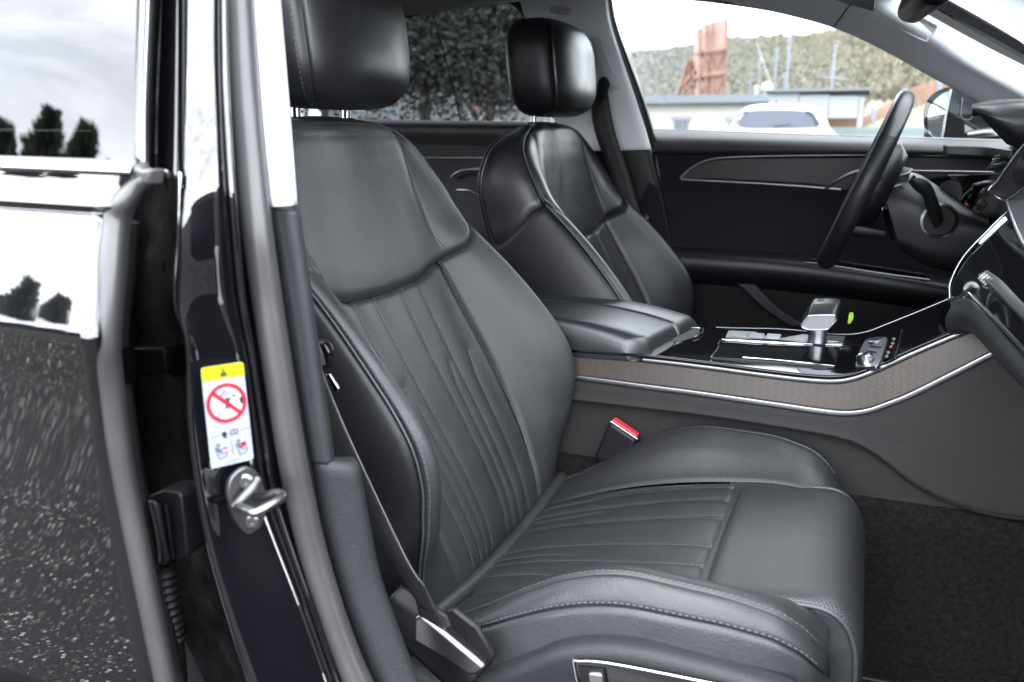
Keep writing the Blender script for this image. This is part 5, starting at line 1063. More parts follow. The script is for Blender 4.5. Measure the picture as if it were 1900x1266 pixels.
# instrument cluster glimpsed behind the column
plate('cluster_panel', [DQ(x, y, 1.90) for x, y in [(1760, 325), (1880, 322), (1880, 420), (1830, 420), (1770, 370)]], .02, GLOSS, db, bevel=.003)
lathe('cluster_dial', DQ(1762, 362, 1.885), (-.6, -.8, .2), [(.028, 0), (.028, .006), (.024, .006), (.023, .002), (.0, .002)], ALU_DARK, db, n=32)
tube('cluster_bar', [DQ(1776, 382, 1.86), DQ(1790, 362, 1.86), DQ(1805, 350, 1.86)], .0022, ALU, db, n=10, seg=6)
box('cluster_light', (.006, .004, .012), DQ(1791, 383, 1.855), RED, db, bevel=.001, rot=(0, .6, 0))
net('cluster_visor', [[DQ(1804, 342, 1.80), DQ(1830, 335, 1.76), DQ(1850, 335, 1.74)], [DQ(1812, 345, 1.78), DQ(1832, 340, 1.745), DQ(1850, 345, 1.73)]], PLASTIC_GREY, db, 10, 4, thick=.008)
for (x, y) in ((1828, 358), (1822, 378), (1812, 392)): box('cluster_switch', (.014, .02, .012), DQ(x, y, 1.82), PLASTIC, db, bevel=.002, rot=(0, .5, 0))
# sweeping bright trim under the hood
net('hood_trim', [[DQ(1905, 262, 1.56), DQ(1872, 305, 1.57), DQ(1850, 340, 1.58), DQ(1832, 352, 1.585)], [DQ(1905, 330, 1.545), DQ(1890, 350, 1.55), DQ(1868, 368, 1.56), DQ(1838, 360, 1.575)]], PLASTIC_GREY, db, 20, 10, thick=.006)
tube('hood_trim_edge', [DQ(1905, 262, 1.557), DQ(1872, 305, 1.567), DQ(1850, 338, 1.577), DQ(1834, 353, 1.58), DQ(1846, 364, 1.568), DQ(1868, 371, 1.557), DQ(1905, 345, 1.542)], .0022, CHROME, db, n=50, seg=8)
plate('side_display', [DQ(x, y, 1.538) for x, y in [(1880, 322), (1888, 300), (1908, 275), (1908, 330), (1885, 345)]], .004, GLOSS, db, bevel=.001)
# gloss panel facing the cabin: measured outline on a plane that leans forward
gt = atl([(1764, 556, 1.345), (1766, 525, 1.375), (1790, 478, 1.42), (1835, 430, 1.46), (1880, 388, 1.50), (1960, 330, 1.55)])
gb_ = atl([(1770, 562, 1.335), (1800, 556, 1.30), (1830, 580, 1.24), (1870, 622, 1.18), (1910, 664, 1.12), (2000, 755, 1.00)])
net('screen_panel', [gt, [p * .5 + q_ * .5 + np.array([.006, .004, 0]) for p, q_ in zip(gt, gb_)], gb_], GLOSS, db, 50, 16, thick=.010, toward=(-1, -1, .3))
tube('panel_edge', [p + np.array([-.002, -.002, .001]) for p in gt], .0015, CHROME, db, n=60, seg=8)
net('upper_screen_trim', [[DQ(1868, 374, 1.495), DQ(1884, 430, 1.42), DQ(1905, 470, 1.37), DQ(1960, 540, 1.28)], [DQ(1905, 360, 1.49), DQ(1930, 400, 1.43), DQ(1960, 440, 1.38), DQ(2000, 500, 1.30)]], ALU_DARK, db, 20, 8, thick=.006)
tube('upper_screen_edge', [DQ(1868, 374, 1.490), DQ(1880, 410, 1.44), DQ(1893, 440, 1.40), DQ(1905, 462, 1.37), DQ(1960, 540, 1.275)], .0024, CHROME, db, n=30, seg=8)
# lower bright bar with ribbed end
sweep('dash_bar', [DQ(1826, 512, 1.345), DQ(1850, 530, 1.305), DQ(1880, 562, 1.25), DQ(1905, 586, 1.21), DQ(1990, 670, 1.09)], rrect(.016, .012, .003, 3), ALU, db, n=40, up=(0, -1, .3))
for i in range(4): box('bar_rib', (.003, .002, .014), DQ(1822 + i * 4, 512 + i * 4, 1.334 - .006 * i), CHROME, db, bevel=.0006, rot=(0, .7, 0))
# padded knee edge with chrome line
ke = [(1764, 562, 1.325), (1790, 557, 1.30), (1812, 566, 1.255), (1850, 608, 1.185), (1905, 668, 1.10), (2000, 770, .97)]
net('knee_pad', [atl([(x - 2, y - 4, Y + .012) for x, y, Y in ke]), atl([(x, y + 8, Y - .012) for x, y, Y in ke]), atl([(x - 10, y + 30, Y - .018) for x, y, Y in ke]), atl([(x - 4, y + 56, Y - .002) for x, y, Y in ke]), atl([(x + 20, y + 62, Y + .03) for x, y, Y in ke])], PLASTIC_GREY, db, 50, 26)
tube('knee_pad_line', atl([(1763, 558, 1.325), (1780, 550, 1.31), (1794, 545, 1.29), (1806, 553, 1.262), (1850, 597, 1.180), (1905, 655, 1.095), (2000, 755, .965)]), .0026, CHROME, db, n=60, seg=8)
net('dash_top', [[(.26, .70, .98), (.24, 1.2, 1.0), (.24, 1.5, 1.02), (.28, 2.15, .99)], [(.60, .70, .97), (.62, 1.2, .99), (.62, 1.5, .99), (.60, 2.15, .97)], [(.80, .70, .95), (.84, 1.43, .95), (.80, 2.15, .95)]], LEATHER_DARK, db, 30, 16, toward=(0, 0, 1), thick=.01)
net('dash_face', [[(.30, .70, .97), (.28, 1.2, .97), (.27, 1.36, .96)], [(.34, .70, .75), (.32, 1.2, .75), (.31, 1.36, .76)], [(.46, .70, .55), (.44, 1.2, .56), (.40, 1.30, .6)]], LEATHER_DARK, db, 16, 16, toward=(-1, 0, 0), thick=.01)
net('lower_dash_driver', [[(.26, 1.62, .95), (.26, 2.15, .95)], [(.24, 1.60, .78), (.24, 2.15, .78)], [(.42, 1.60, .62), (.42, 2.15, .62)]], PLASTIC, db, 12, 12, toward=(-1, 0, 0), thick=.01)
# ------------------------------------------------------------------ ground
rng = random.Random(7); nrg = np.random.default_rng(7)
gm = mat('asphalt_with_aggregate', (.05, .05, .05), .9, spec=.08); t = gm.node_tree; b_ = t.nodes['Principled BSDF']; kk = t.links.new
geo = N(t, 'ShaderNodeNewGeometry'); v1 = N(t, 'ShaderNodeTexVoronoi'); v1.inputs['Scale'].default_value = 105; v2 = N(t, 'ShaderNodeTexVoronoi'); v2.inputs['Scale'].default_value = 190
n1 = N(t, 'ShaderNodeTexNoise'); n1.inputs['Scale'].default_value = 1.6; n1.inputs['Detail'].default_value = 6
for v in (v1, v2, n1): kk(geo.outputs['Position'], v.inputs['Vector'])
sx = N(t, 'ShaderNodeSeparateColor'); kk(v1.outputs['Color'], sx.inputs['Color'])
thr = N(t, 'ShaderNodeMath', operation='GREATER_THAN'); thr.inputs[1].default_value = .36; kk(sx.outputs['Red'], thr.inputs[0])
inn = N(t, 'ShaderNodeMath', operation='LESS_THAN'); inn.inputs[1].default_value = .50; kk(v1.outputs['Distance'], inn.inputs[0])
mu = N(t, 'ShaderNodeMath', operation='MULTIPLY'); kk(thr.outputs[0], mu.inputs[0]); kk(inn.outputs[0], mu.inputs[1])
sr = N(t, 'ShaderNodeValToRGB'); e = sr.color_ramp.elements; e[0].color = (.016, .015, .014, 1); e[1].color = (.34, .32, .30, 1); m2 = e.new(.5); m2.color = (.026, .023, .020, 1); m3 = e.new(.68); m3.color = (.085, .060, .042, 1); m4 = e.new(.86); m4.color = (.11, .104, .096, 1)
kk(sx.outputs['Green'], sr.inputs['Fac'])
ba = N(t, 'ShaderNodeMapRange'); ba.inputs['To Min'].default_value = .006; ba.inputs['To Max'].default_value = .030; kk(v2.outputs['Distance'], ba.inputs['Value'])
bm2 = N(t, 'ShaderNodeMath', operation='MULTIPLY'); nr_ = N(t, 'ShaderNodeMapRange'); nr_.inputs['From Min'].default_value = .3; nr_.inputs['From Max'].default_value = .7; nr_.inputs['To Min'].default_value = .7; nr_.inputs['To Max'].default_value = 1.3
kk(n1.outputs['Fac'], nr_.inputs['Value']); kk(ba.outputs['Result'], bm2.inputs[0]); kk(nr_.outputs['Result'], bm2.inputs[1])
mg_ = N(t, 'ShaderNodeMix', data_type='RGBA'); kk(mu.outputs[0], mg_.inputs['Factor']); kk(bm2.outputs[0], mg_.inputs['A']); kk(sr.outputs['Color'], mg_.inputs['B']); kk(mg_.outputs['Result'], b_.inputs['Base Color'])
bp = N(t, 'ShaderNodeBump'); bp.inputs['Strength'].default_value = .8; bp.inputs['Distance'].default_value = .006; kk(v2.outputs['Distance'], bp.inputs['Height']); kk(bp.outputs['Normal'], b_.inputs['Normal'])
g = mesh('ground', [(-900, -900, 0), (900, -900, 0), (900, 900, 0), (-900, 900, 0)], [(0, 1, 2, 3)], gm, smooth=False); tag(g, 'dark asphalt yard with pale stone aggregate', kind='structure')

# ------------------------------------------------------------------ wooded hills
HILL = mat('hillside_winter_ground', (.17, .155, .115), 1.0, vary=(.05, .35))
def hill(name, label, ridge, Y, base, back, m):
    top = np.array([at(x, y, Y=Y) for x, y in ridge]); top = crv(top, 120)
    r = np.random.default_rng(3)
    rows = []
    for k, tt in enumerate(np.linspace(0, 1, 26)):
        R_ = []
        for p in top:
            s = math.sin(tt * math.pi / 2)
            R_.append((p[0] * (1 - base * (1 - tt)), p[1] * (1 - base * (1 - tt)), max(-.3, p[2] * s ** 1.15 + (r.normal() * .02 * p[2] if 0 < tt else -.3))))
        rows.append(R_)
    for tt in np.linspace(.1, 1, 6): rows.append([(p[0] * (1 + back * tt), p[1] * (1 + back * tt), p[2] * (1 - .6 * tt)) for p in top])
    V = np.array(rows).reshape(-1, 3)
    o = mesh(name, V, grid_faces(len(rows), 120), m); tag(o, label, kind='structure'); return np.array(rows)
H1 = hill('hill', 'broad wooded hillside behind the yard', [(1100, 116), (1180, 118), (1260, 108), (1340, 96), (1420, 93), (1500, 88), (1570, 76), (1640, 48), (1720, 14), (1800, -30), (1900, -100), (2000, -140)], 420, .62, .4, HILL)
H2 = hill('hill.001', 'lower grey hill far beyond the white building', [(600, 130), (800, 120), (1000, 112), (1150, 110), (1220, 112), (1290, 112), (1360, 116), (1450, 125)], 900, .4, .3, mat('far_hill_grey', (.16, .17, .17), 1.0, vary=(.02, .25)))
def woodland(name, label, H, rows_, n, size, cols, seed):
    r = np.random.default_rng(seed); V = []; F = []; fm = []
    nr_, nc_ = H.shape[:2]
    K = 10
    i = r.uniform(*rows_, n); j = r.uniform(0, nc_ - 1.01, n); i0 = i.astype(int); j0 = j.astype(int); fi = (i - i0)[:, None]; fj = (j - j0)[:, None]
    p = H[i0, j0] * (1 - fi) + H[np.minimum(i0 + 1, nr_ - 1), j0] * fi + (H[i0, j0 + 1] - H[i0, j0]) * fj
    h = size * r.uniform(.6, 1.3, n); c = np.clip(((np.sin(p[:, 0] * .021 + 1.3) + np.sin(p[:, 0] * .047 + p[:, 2] * .06) + p[:, 0] * .006 + r.normal(size=n) * .55) * .55 + 1.2).astype(int), 0, len(cols) - 1)
    p = p.repeat(K, 0); h = h.repeat(K)[:, None]; c = c.repeat(K); M_ = n * K
    a = r.uniform(0, 6.28, M_); el = r.uniform(.1, 1.5, M_); L_ = h * r.uniform(.3, .8, (M_, 1)) * .6
    q = p + np.c_[r.normal(size=(M_, 2)) * .2, r.uniform(.1, .7, M_)] * h
    d = np.c_[np.cos(a) * np.cos(el), np.sin(a) * np.cos(el), np.sin(el)] * L_; w = np.c_[-np.sin(a), np.cos(a), np.full(M_, .2)] * h * .05
    V = np.stack([q - w, q + w, q + d], 1).reshape(-1, 3); F = np.arange(3 * M_).reshape(-1, 3).tolist()
    o = mesh(name, V, F, None, mats=cols, fmat=c.astype(int), smooth=False); tag(o, label, 'woodland', kind='stuff')
TW = [mat('bare_twigs_grey', (.175, .172, .158), 1), mat('olive_scrub', (.165, .16, .122), 1), mat('bare_twigs_brown', (.195, .17, .125), 1), mat('dry_leaf_ochre', (.245, .205, .13), 1)]  # wood colours paled and drawn together to stand in for haze
woodland('hillside_wood', 'bare brown and ochre winter wood covering the hillside', H1, (3, 26), 42000, 2.5, TW, 5)
woodland('far_wood', 'grey leafless wood on the far hill', H2, (8, 26), 5000, 9, [mat('far_twigs', (.17, .175, .175), 1), mat('far_twigs_dark', (.12, .125, .125), 1)], 6)

# ------------------------------------------------------------------ buildings, hoarding, poles, parked car beyond the far window
WALLW = mat('white_render_wall', (.55, .54, .49), .9, vary=(.6, .06)); WALLG = mat('pale_panel_wall', (.32, .335, .36), .8, vary=(.4, .06)); ROOFD = mat('roof_edge_slate', (.16, .18, .20), .7); DARKW = mat('dark_window', (.05, .06, .08), .2)
wbd = thing('white_building', 'long low white building with slate roof edge and barred window', 'building', at(1300, 245, Y=48) * np.array([1, 1, 0]))
Yb = 48.0
tl = at(1130, 194, Y=Yb); trr = at(1425, 186, Y=Yb); zt = tl[2]
def cuboid(name, x0, x1, y0, y1, z0, z1, m, parent, bevel=0):
    return box(name, (x1 - x0, y1 - y0, z1 - z0), ((x0 + x1) / 2, (y0 + y1) / 2, (z0 + z1) / 2), m, parent, bevel=bevel)
cuboid('wall', tl[0], trr[0], Yb, Yb + 9, -.1, zt, WALLW, wbd)
cuboid('roof', tl[0] - .5, trr[0] + .5, Yb - .6, Yb + 9.5, zt, zt + .42, ROOFD, wbd)
for (x0, x1, y0, y1) in ((1250, 1278, 219, 245), (1350, 1368, 219, 245)):
    a = at(x0, y1, Y=Yb); b = at(x1, y0, Y=Yb)
    w = cuboid('window', a[0], b[0], Yb - .06, Yb - .02, a[2], b[2], DARKW, wbd)
    for zz in (a[2], b[2]): cuboid('window_frame', a[0] - .15, b[0] + .15, Yb - .12, Yb - .03, zz - .1, zz + .1, WALLG, wbd)
    for k in range(5):
        x = a[0] + (b[0] - a[0]) * (k + .5) / 5; cuboid('window_bar', x - .035, x + .035, Yb - .14, Yb - .10, a[2], b[2], WALLG, wbd)
gb = thing('grey_building', 'pale grey panel building with open bay and flat roof', 'building', at(1500, 245, Y=40) * np.array([1, 1, 0]))
Yg = 40.0; a = at(1428, 172, Y=Yg); b = at(1604, 180, Y=Yg); o1 = at(1535, 218, Y=Yg); o2 = at(1590, 218, Y=Yg)
za, zb_ = a[2], b[2]
for (x0, x1, zz) in ((a[0], a[0] + (o1[0] - a[0]) * .5, 0), (a[0] + (o1[0] - a[0]) * .5 + .03, o1[0], 0), (o1[0] + .03, o2[0], o1[2]), (o2[0] + .03, b[0], 0)):
    z0t = za + (zb_ - za) * ((x0 + x1) / 2 - a[0]) / (b[0] - a[0])
    cuboid('wall_panel', x0, x1, Yg, Yg + .3, zz - .05, z0t, WALLG, gb, bevel=.03)
cuboid('rear_wall', a[0], b[0], Yg + 5, Yg + 5.2, -.1, zb_ - .3, mat('bay_interior_brown', (.25, .15, .10), .9), gb)
cuboid('roof', a[0] - .3, b[0] + .2, Yg - .3, Yg + 5.5, za + .02, za + .12, ROOFD, gb)
hb = thing('advertising_hoarding', 'tall rust-stained pink curved hoarding seen from its back', 'hoarding', at(1320, 245, Y=60) * np.array([1, 1, 0]))
RUSTP = mat('faded_pink_sheet', (.33, .215, .18), .85, vary=(.8, .12)); RUST = mat('rusty_steel', (.19, .105, .075), .85, vary=(2, .3))
Yh = 60.0
hs = [((1290, 60), (1288, 187)), ((1299, 50), (1299, 187)), ((1312, 44), (1311, 187)), ((1324, 40), (1323, 187)), ((1352, 33), (1344, 187))]
for k in range(4):
    (p0, p1), (q0_, q1_) = hs[k], hs[k + 1]
    ys = [Yh + .9, Yh + .35, Yh + .1, Yh, Yh]
    V = [at(*p0, Y=ys[k]), at(q0_[0] - .25, q0_[1], Y=ys[k + 1]), at(q1_[0] - .25, q1_[1], Y=ys[k + 1]), at(*p1, Y=ys[k])]
    o = mesh('panel', V, [(0, 1, 2, 3)], RUSTP, hb, smooth=False); solid(o, .12, 0)
for yy in (187, 140, 96):
    tube('crossbeam', [at(1290 + (187 - yy) * .03, yy + 4, Y=Yh + .3), at(1312, yy, Y=Yh - .35), at(1348, yy - 5, Y=Yh - .35)], .16, RUST, hb, n=12, seg=6)
for (x0, y0, x1, y1) in ((1299, 55, 1298, 187), (1312, 46, 1311, 187), (1323, 42, 1322, 187), (1350, 36, 1344, 187), (1299, 140, 1312, 96), (1312, 140, 1299, 187), (1323, 140, 1345, 96), (1345, 140, 1323, 187), (1312, 96, 1323, 140)):
    tube('strut', [at(x0, y0, Y=Yh - .3), at(x1, y1, Y=Yh - .3)], .09, RUST, hb, n=4, seg=6)
for (x0, y0, x1, y1) in ((1256, 188, 1278, 108), (1268, 188, 1282, 112), (1280, 108, 1290, 150), (1258, 170, 1284, 140), (1266, 150, 1288, 180), (1275, 188, 1290, 130), (1272, 130, 1288, 160)):
    tube('lattice_brace', [at(x0, y0, Y=Yh + 1), at(x1, y1, Y=Yh + .6)], .13, RUST, hb, n=4, seg=6)
POLE = mat('galvanised_pole', (.17, .19, .23), .6, metal=.0)
def pole(px, y0, Y, r, lab):
    b = at(px, y0, Y=Y); o = bpy.data.objects
    p = thing('pole', lab, 'pole', (b[0], b[1], 0), group='thin poles behind the buildings')
    tube('shaft', [(b[0], b[1], -.1), (b[0], b[1], b[2] * .5), (b[0], b[1], b[2])], r, POLE, p, n=6, seg=8)
    lathe('cap', (b[0], b[1], b[2]), (0, 0, 1), [(r * 1.5, 0), (r * 1.5, r), (0, r * 2)], POLE, p, n=8); return p, b
pole(1394, 135, 62, .06, 'shortest thin pole rising over the white building roof')
pole(1410, 113, 62, .06, 'thin pole beside the shortest pole over the white building')
pole(1442, 93, 62, .08, 'grey pole rising from the near end of the grey building roof')
pole(1456, 138, 66, .05, 'stubby thin pole between two tall poles')
pole(1466, 74, 62, .085, 'tallest grey pole reaching above the wooded skyline')
p, b = pole(1550, 88, 58, .085, 'pole with a horizontal crossarm over the grey building')
tube('crossarm', [at(1524, 144, Y=58), at(1550, 146, Y=58), at(1576, 147, Y=58)], .045, POLE, p, n=6, seg=6)
tag(tube('overhead_cable', [at(1404, 78, Y=90), at(1415, 112, Y=75), at(1432, 160, Y=60)], .03, POLE, None, n=20, seg=6), 'thin pale cable slanting down across the wooded hill', 'cable')
# rooftop vents
tag(lathe('roof_vent', at(1403, 186, Y=50), (0, 0, 1), [(.3, 0), (.3, .15), (.12, .25), (.12, .6), (.2, .7), (0, .8)], WALLG, None, n=16), 'white roof vent at the end of the white building', 'roof vent')
tag(lathe('roof_vent', at(1422, 180, Y=50), (0, 0, 1), [(.15, 0), (.15, .3), (.3, .4), (.25, .7), (0, .8)], mat('vent_cream', (.65, .6, .5), .8), None, n=16), 'cream round roof vent beside the grey building roof', 'roof vent')
# orange retaining fence climbing the slope, built from separate boards
of = thing('orange_fence', 'orange board fence climbing the slope beside the door mirror', 'fence', at(1650, 245, Y=55) * np.array([1, 1, 0]))
ORANGE = mat('orange_boards', (.24, .14, .105), .8, vary=(.5, .2))
xs_ = np.linspace(1596, 1800, 27)
for k in range(26):
    t0, t1 = [np.interp(x, [1596, 1640, 1700, 1745, 1800], [222, 196, 160, 146, 140]) for x in (xs_[k], xs_[k + 1])]
    lo0, lo1 = [np.interp(x, [1596, 1640, 1700, 1745, 1800], [240, 234, 200, 186, 180]) for x in (xs_[k], xs_[k + 1])]
    V = [at(xs_[k], t0, Y=55 + k * .3), at(xs_[k + 1] - .8, t1, Y=55 + k * .3), at(xs_[k + 1] - .8, lo1, Y=55 + k * .3), at(xs_[k], lo0, Y=55 + k * .3)]
    o = mesh('board', V, [(0, 1, 2, 3)], ORANGE, of, smooth=False); solid(o, .08, 0)
for x in (1620, 1680, 1743): tube('post', [at(x, 240, Y=54), at(x, np.interp(x, [1596, 1640, 1700, 1745], [215, 188, 152, 138]), Y=54)], .12, POLE, of, n=4, seg=8)
bank = net('grass_bank', [[at(1590, 246, Y=50), at(1690, 246, Y=50), at(1900, 246, Y=50)], [at(1590, 242, Y=54), at(1690, 206, Y=56), at(1900, 186, Y=60)], [at(1590, 240, Y=60), at(1690, 200, Y=66), at(1900, 170, Y=70)]], mat('rough_grass', (.13, .13, .075), 1, vary=(.8, .3)), None, 20, 12); tag(bank, 'dull green grass bank below the orange fence', kind='structure')
# green palisade fence
gf = thing('green_fence', 'pale green palisade fence in front of the grey building bay', 'fence', at(1620, 245, Y=36) * np.array([1, 1, 0]))
GREEN = mat('palisade_green', (.15, .19, .195), .6)
for k in range(44):
    x = 1535 + k * 4.2; a = at(x, 236, Y=36); box('pale', (.07, .03, a[2] + .0), (a[0], 36, a[2] / 2), GREEN, gf, bevel=0)
for z in (.4, 1.0): a = at(1533, 240, Y=36.05); b = at(1722, 240, Y=36.05); box('rail', (b[0] - a[0], .04, .06), ((a[0] + b[0]) / 2, 36.05, z), GREEN, gf, bevel=0)
wv = thing('white_container', 'white storage container behind the green fence', 'container', at(1700, 245, Y=46) * np.array([1, 1, 0]))
a = at(1672, 218, Y=46); b = at(1735, 218, Y=46); cuboid('body', a[0], b[0], 46, 48.4, .15, a[2], WALLW, wv, .04)
for k in range(9): x = a[0] + (b[0] - a[0]) * (k + .5) / 9; cuboid('rib', x - .06, x + .06, 45.95, 46.01, .2, a[2] - .05, WALLW, wv)
cuboid('base_rail', a[0], b[0], 46.02, 48.3, 0, .15, ROOFD, wv)

# parked white car, rear towards us
pc_ = thing('parked_car', 'white parked car with dark rear window seen from behind', 'car', at(1440, 245, Y=13.5) * np.array([1, 1, 0]))
Yc = 13.5; CW = mat('white_car_paint', (.50, .50, .52), .25, coat=.6)
sec = [[(1345, 300), (1343, 250), (1352, 238), (1372, 206), (1392, 197), (1440, 194.5), (1490, 197), (1512, 206), (1528, 238), (1538, 250), (1536, 300)]]
prof_ = [at(x, y, Y=Yc) for x, y in sec[0]]
prof_ = [np.array([p[0], p[1], p[2]]) for p in prof_]
base = [np.array([prof_[0][0] - .02, Yc, .30])] + prof_ + [np.array([prof_[-1][0] + .02, Yc, .30])]
base = crv(base, 80); rows = []
cxm = base[:, 0].mean()
for dy, kz, kx, cut in ((.30, .97, .97, 0), (.0, 1, 1, 0), (.3, 1.012, 1.0, 0), (1.3, 1.03, 1.0, 0), (2.3, 1.0, 1.0, 0), (3.0, .70, 1.0, 1), (4.2, .60, .98, 1), (4.5, .45, .9, 1)):
    R_ = []
    for p in base:
        z = p[2]; 
        if z > 1.0: z = 1.0 + (z - 1.0) * (1 if not cut else .06)
        lean = .42 * max(0, z - .98) if dy <= .0 else 0
        R_.append((cxm + (p[0] - cxm) * kx, Yc + dy + lean - (.02 if dy == .3 and kz < 1 else 0), z * (kz if z > 1 else 1)))
    rows.append(R_)
rows = rows[1:]
V = np.array(rows).reshape(-1, 3); F = grid_faces(len(rows), 80) + [tuple(range(80))]
auto(mesh('body', V, F, CW, pc_), 40)
rw = [(1372, 234), (1376, 215), (1390, 206), (1440, 203.5), (1490, 206), (1508, 215), (1518, 234), (1440, 236)]
mesh('rear_window', [np.array(p) + np.array([0, .42 * max(0, p[2] - .98) - .015, 0]) for p in ring(np.array([at(x, y, Y=Yc) for x, y in rw]))], [tuple(range(60))], mat('car_rear_glass', (.07, .075, .10), .1, spec=.25), pc_, smooth=False)
cuboid('brake_lamp', cxm - .18, cxm + .18, Yc + .14, Yc + .17, 1.395, 1.415, RED, pc_)
for sg in (-1, 1): tube('window_seal', [np.array(at(1440 + sg * 76, 236, Y=Yc)) + np.array([0, -.03, 0]), np.array(at(1440 + sg * 70, 214, Y=Yc)) + np.array([0, .06, 0]), np.array(at(1440 + sg * 55, 206, Y=Yc)) + np.array([0, .10, 0])], .012, RUBBER_BLACK, pc_, n=12, seg=6)
tube('rear_wiper', [np.array(at(1436, 235, Y=Yc)) + np.array([0, -.04, 0]), np.array(at(1468, 231, Y=Yc)) + np.array([0, -.02, 0])], .009, RUBBER_BLACK, pc_, n=6, seg=6)
tube('antenna', [at(1441, 196, Y=Yc + .3), at(1440, 188, Y=Yc + .35)], .012, RUBBER_BLACK, pc_, n=6, seg=6)
for sg in (-1, 1):
    cuboid('tail_light', cxm + sg * .78 - .12, cxm + sg * .78 + .12, Yc - .03, Yc + .1, .78, .93, RED, pc_, .02)
    for dy in (.8, 3.5):
        lathe('wheel', (cxm + sg * .78, Yc + dy, .32), (1, 0, 0), [(.18, -.1), (.31, -.1), (.32, 0), (.31, .1), (.18, .1)], RUBBER_BLACK, pc_, n=28)
cuboid('bumper', cxm - .86, cxm + .86, Yc - .10, Yc + .2, .30, .62, CW, pc_, .05)

# ------------------------------------------------------------------ trees
BARK = mat('tree_bark', (.26, .21, .17), .95, bump=(12, .6, .04)); LEAVES = [mat('foliage_dark', (.06, .063, .055), .8), mat('foliage_mid', (.075, .078, .066), .8), mat('foliage_light', (.10, .10, .088), .8)]
def broad_tree(label, base, h, r_, seed, n=9000, leaf=.16):
    r = np.random.default_rng(seed); T = thing('tree', label, 'tree', base); bx, by, _ = base
    V = []; F = []
    tube('trunk', [(bx, by, -.1), (bx + .1, by, h * .3), (bx - .1, by + .1, h * .65), (bx, by, h * .95)], .11, BARK, T, n=24, seg=10, scale=lambda k: 1.15 - .95 * k)
    tips = []
    for k in range(34):
        a = r.uniform(0, 6.28); z0 = h * r.uniform(.20, .88); L_ = r_ * r.uniform(.5, 1.0) * (1 - .35 * abs(z0 / h - .5)); e = np.array([bx + math.cos(a) * L_, by + math.sin(a) * L_, z0 + L_ * r.uniform(.0, .45)])
        m_ = np.array([bx, by, z0]) * .5 + e * .5 + np.array([0, 0, .12 * L_]); tube('limb', [(bx, by, z0), m_, e], .055, BARK, T, n=8, seg=5, scale=lambda k: 1.1 - .9 * k); tips += [m_ * .4 + e * .6, e, m_]
    tips = np.array(tips); fm = []
    c = tips[r.integers(len(tips), size=n)] + r.normal(size=(n, 3)) * r_ * .16; s = leaf * r.uniform(.6, 1.5, (n, 1)); nm = lambda v: v / (np.linalg.norm(v, axis=1)[:, None] + 1e-9)
    d1 = nm(r.normal(size=(n, 3))); d2 = nm(np.cross(d1, r.normal(size=(n, 3))))
    V = np.stack([c - d1 * s, c + d2 * s * .6, c + d1 * s, c - d2 * s * .6], 1).reshape(-1, 3); F = np.arange(4 * n).reshape(-1, 4).tolist(); fm = r.choice([0, 0, 1, 1, 2], n).astype(int)
    mesh('crown', V, F, None, T, mats=LEAVES, fmat=fm, smooth=False); return T
tb_ = at(783, 245, Y=15); broad_tree('tall dense tree with pale trunk seen through the rear side window', (tb_[0], tb_[1], 0), 8.2, 3.2, 11, 60000, .05)
tb_ = at(905, 245, Y=21); broad_tree('leafy tree beyond the pale trunked tree behind the driver headrest', (tb_[0], tb_[1], 0), 9.5, 3.6, 12, 46000, .06)
tb_ = at(600, 245, Y=20); broad_tree('leafy tree hidden partly behind the passenger headrest', (tb_[0], tb_[1], 0), 8.5, 3.6, 13, 22000, .10)
pb = thing('pink_house', 'pink house with white ground floor seen through the rear side window', 'house', at(910, 245, Y=38) * np.array([1, 1, 0]))
a = at(868, 150, Y=38); b = at(1010, 150, Y=38)
cuboid('wall', a[0], b[0], 38, 45, 1.9, a[2] + .6, mat('pink_render', (.45, .27, .27), .9), pb); cuboid('ground_floor', a[0] - .02, b[0] + .02, 37.98, 45, 0, 1.9, WALLW, pb)
for x in (915, 945):
    c = at(x, 178, Y=37.9); cuboid('window', c[0] - .35, c[0] + .35, 37.93, 37.97, c[2] - .5, c[2] + .5, DARKW, pb); cuboid('window_sill', c[0] - .45, c[0] + .45, 37.85, 37.99, c[2] - .62, c[2] - .5, WALLW, pb); cuboid('window_mullion', c[0] - .03, c[0] + .03, 37.9, 37.96, c[2] - .5, c[2] + .5, WALLW, pb)
V = [(a[0] - .4, 37.6, a[2] + .6), (b[0] + .4, 37.6, a[2] + .6), (b[0] + .4, 45.4, a[2] + .6), (a[0] - .4, 45.4, a[2] + .6), (a[0] - .4, 41.5, a[2] + 3), (b[0] + .4, 41.5, a[2] + 3)]
mesh('roof', V, [(0, 1, 5, 4), (2, 3, 4, 5), (0, 4, 3), (1, 2, 5), (3, 2, 1, 0)], RUST, pb, smooth=False)
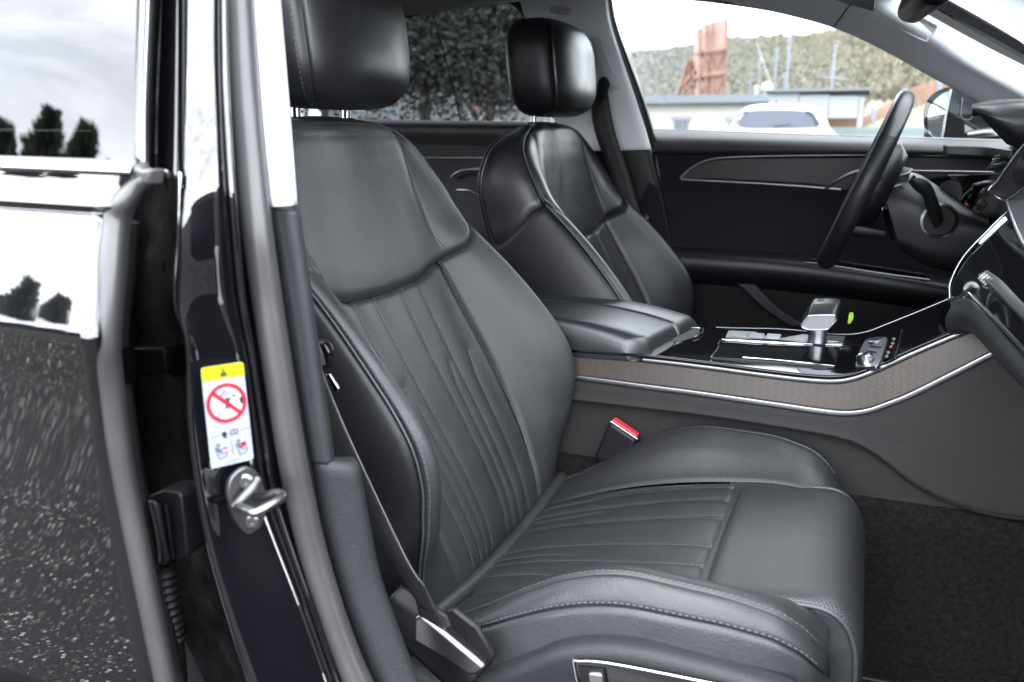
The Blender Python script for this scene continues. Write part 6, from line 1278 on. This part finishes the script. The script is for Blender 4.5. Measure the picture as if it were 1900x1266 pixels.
# conifers behind the photographer, mirrored in the door
NEED = [mat('conifer_dark', (.035, .046, .028), .85), mat('conifer_mid', (.06, .072, .042), .85)]
def conifer(label, base, h, seed, spread=.20):
    r = np.random.default_rng(seed); T = thing('conifer', label, 'conifer', base, group='conifers behind the photographer'); bx, by, _ = base
    tube('trunk', [(bx, by, -.1), (bx, by, h * .5), (bx, by, h)], .30, BARK, T, n=10, seg=8, scale=lambda k: 1.1 - k)
    nb_, nj = 460, 26; k = np.arange(nb_); z = h * (.10 + .89 * (k / nb_) ** .9); L_ = (h - z) * spread * r.uniform(.45, 1.25, nb_) + .10; a = np.arange(nb_) * 2.4 + r.uniform(-.5, .5, nb_)
    d = np.c_[np.cos(a), np.sin(a), -.12 + .38 * z / h]; sd = np.c_[-np.sin(a), np.cos(a), a * 0]
    rep = lambda v: np.repeat(v, nj * 2, 0)
    t_ = r.uniform(0, 1, (nb_ * nj * 2, 1)); sg = np.where(r.uniform(size=(nb_ * nj * 2, 1)) < .5, -1, 1); D, SD, LL = rep(d), rep(sd), rep(L_[:, None]); c = rep(np.c_[a * 0 + bx, a * 0 + by, z]) + D * LL * t_; c[:, 2:] -= .08 * LL * np.sin(t_ * 3)
    w = D * r.uniform(.06, .35, t_.shape) + SD * sg * r.uniform(.03, .22, t_.shape) * LL * (1.08 - t_) + np.c_[t_ * 0, t_ * 0, r.uniform(-.35, .10, t_.shape)]
    wd = np.c_[t_ * 0, t_ * 0, t_ * 0 - .11] + D * .07
    V = np.stack([c - wd, c + w, c + wd], 1).reshape(-1, 3); F = np.arange(3 * len(c)).reshape(-1, 3).tolist(); fm = r.integers(0, 2, len(c)).astype(int)
    mesh('crown', V, F, None, T, mats=NEED, fmat=fm, smooth=False)
CON = [(47.2, 44, 20.5, 1, 'spiky spruce mirrored nearest the front edge of the rear window'), (48.8, 46, 19.0, 2, 'slim spruce mirrored beside the spiky spruce'), (50.8, 43, 17.6, 3, 'wide drooping conifer mirrored in the middle of the rear window'),
       (52.6, 47, 19.6, 4, 'broad conifer mirrored towards the outer end of the rear window'), (54.6, 45, 18.0, 8, 'conifer mirrored at the outer end of the rear window'), (45.6, 48, 16.5, 9, 'shorter conifer mirrored behind the door edge strip'),
       (56.8, 50, 20.0, 21, 'tall conifer mirrored beyond the outer end of the door'), (49.8, 52, 15.0, 22, 'low bushy conifer mirrored between the spruces'), (43.6, 47, 18.0, 23, 'conifer mirrored only in the glossy pillar'),
       (48.0, 58, 19.0, 31, 'dense conifer mirrored low behind the two slim spruces'), (51.8, 60, 18.0, 32, 'dense conifer mirrored low behind the wide drooping conifer'), (53.6, 57, 17.5, 33, 'dense conifer mirrored low behind the broad conifer'), (55.8, 60, 20.0, 34, 'dense conifer mirrored low by the outer end of the door')]
for (az, dist, h, s, lab_) in CON:
    conifer(lab_, (-.7 - math.sin(rad(az)) * dist, .46 - math.cos(rad(az)) * dist, 0), h * (.84 if s in (1, 2) else .77 + .035 * (s % 3 - 1)), s, .17 if s in (1, 2) else (.46 if s > 30 else .44))
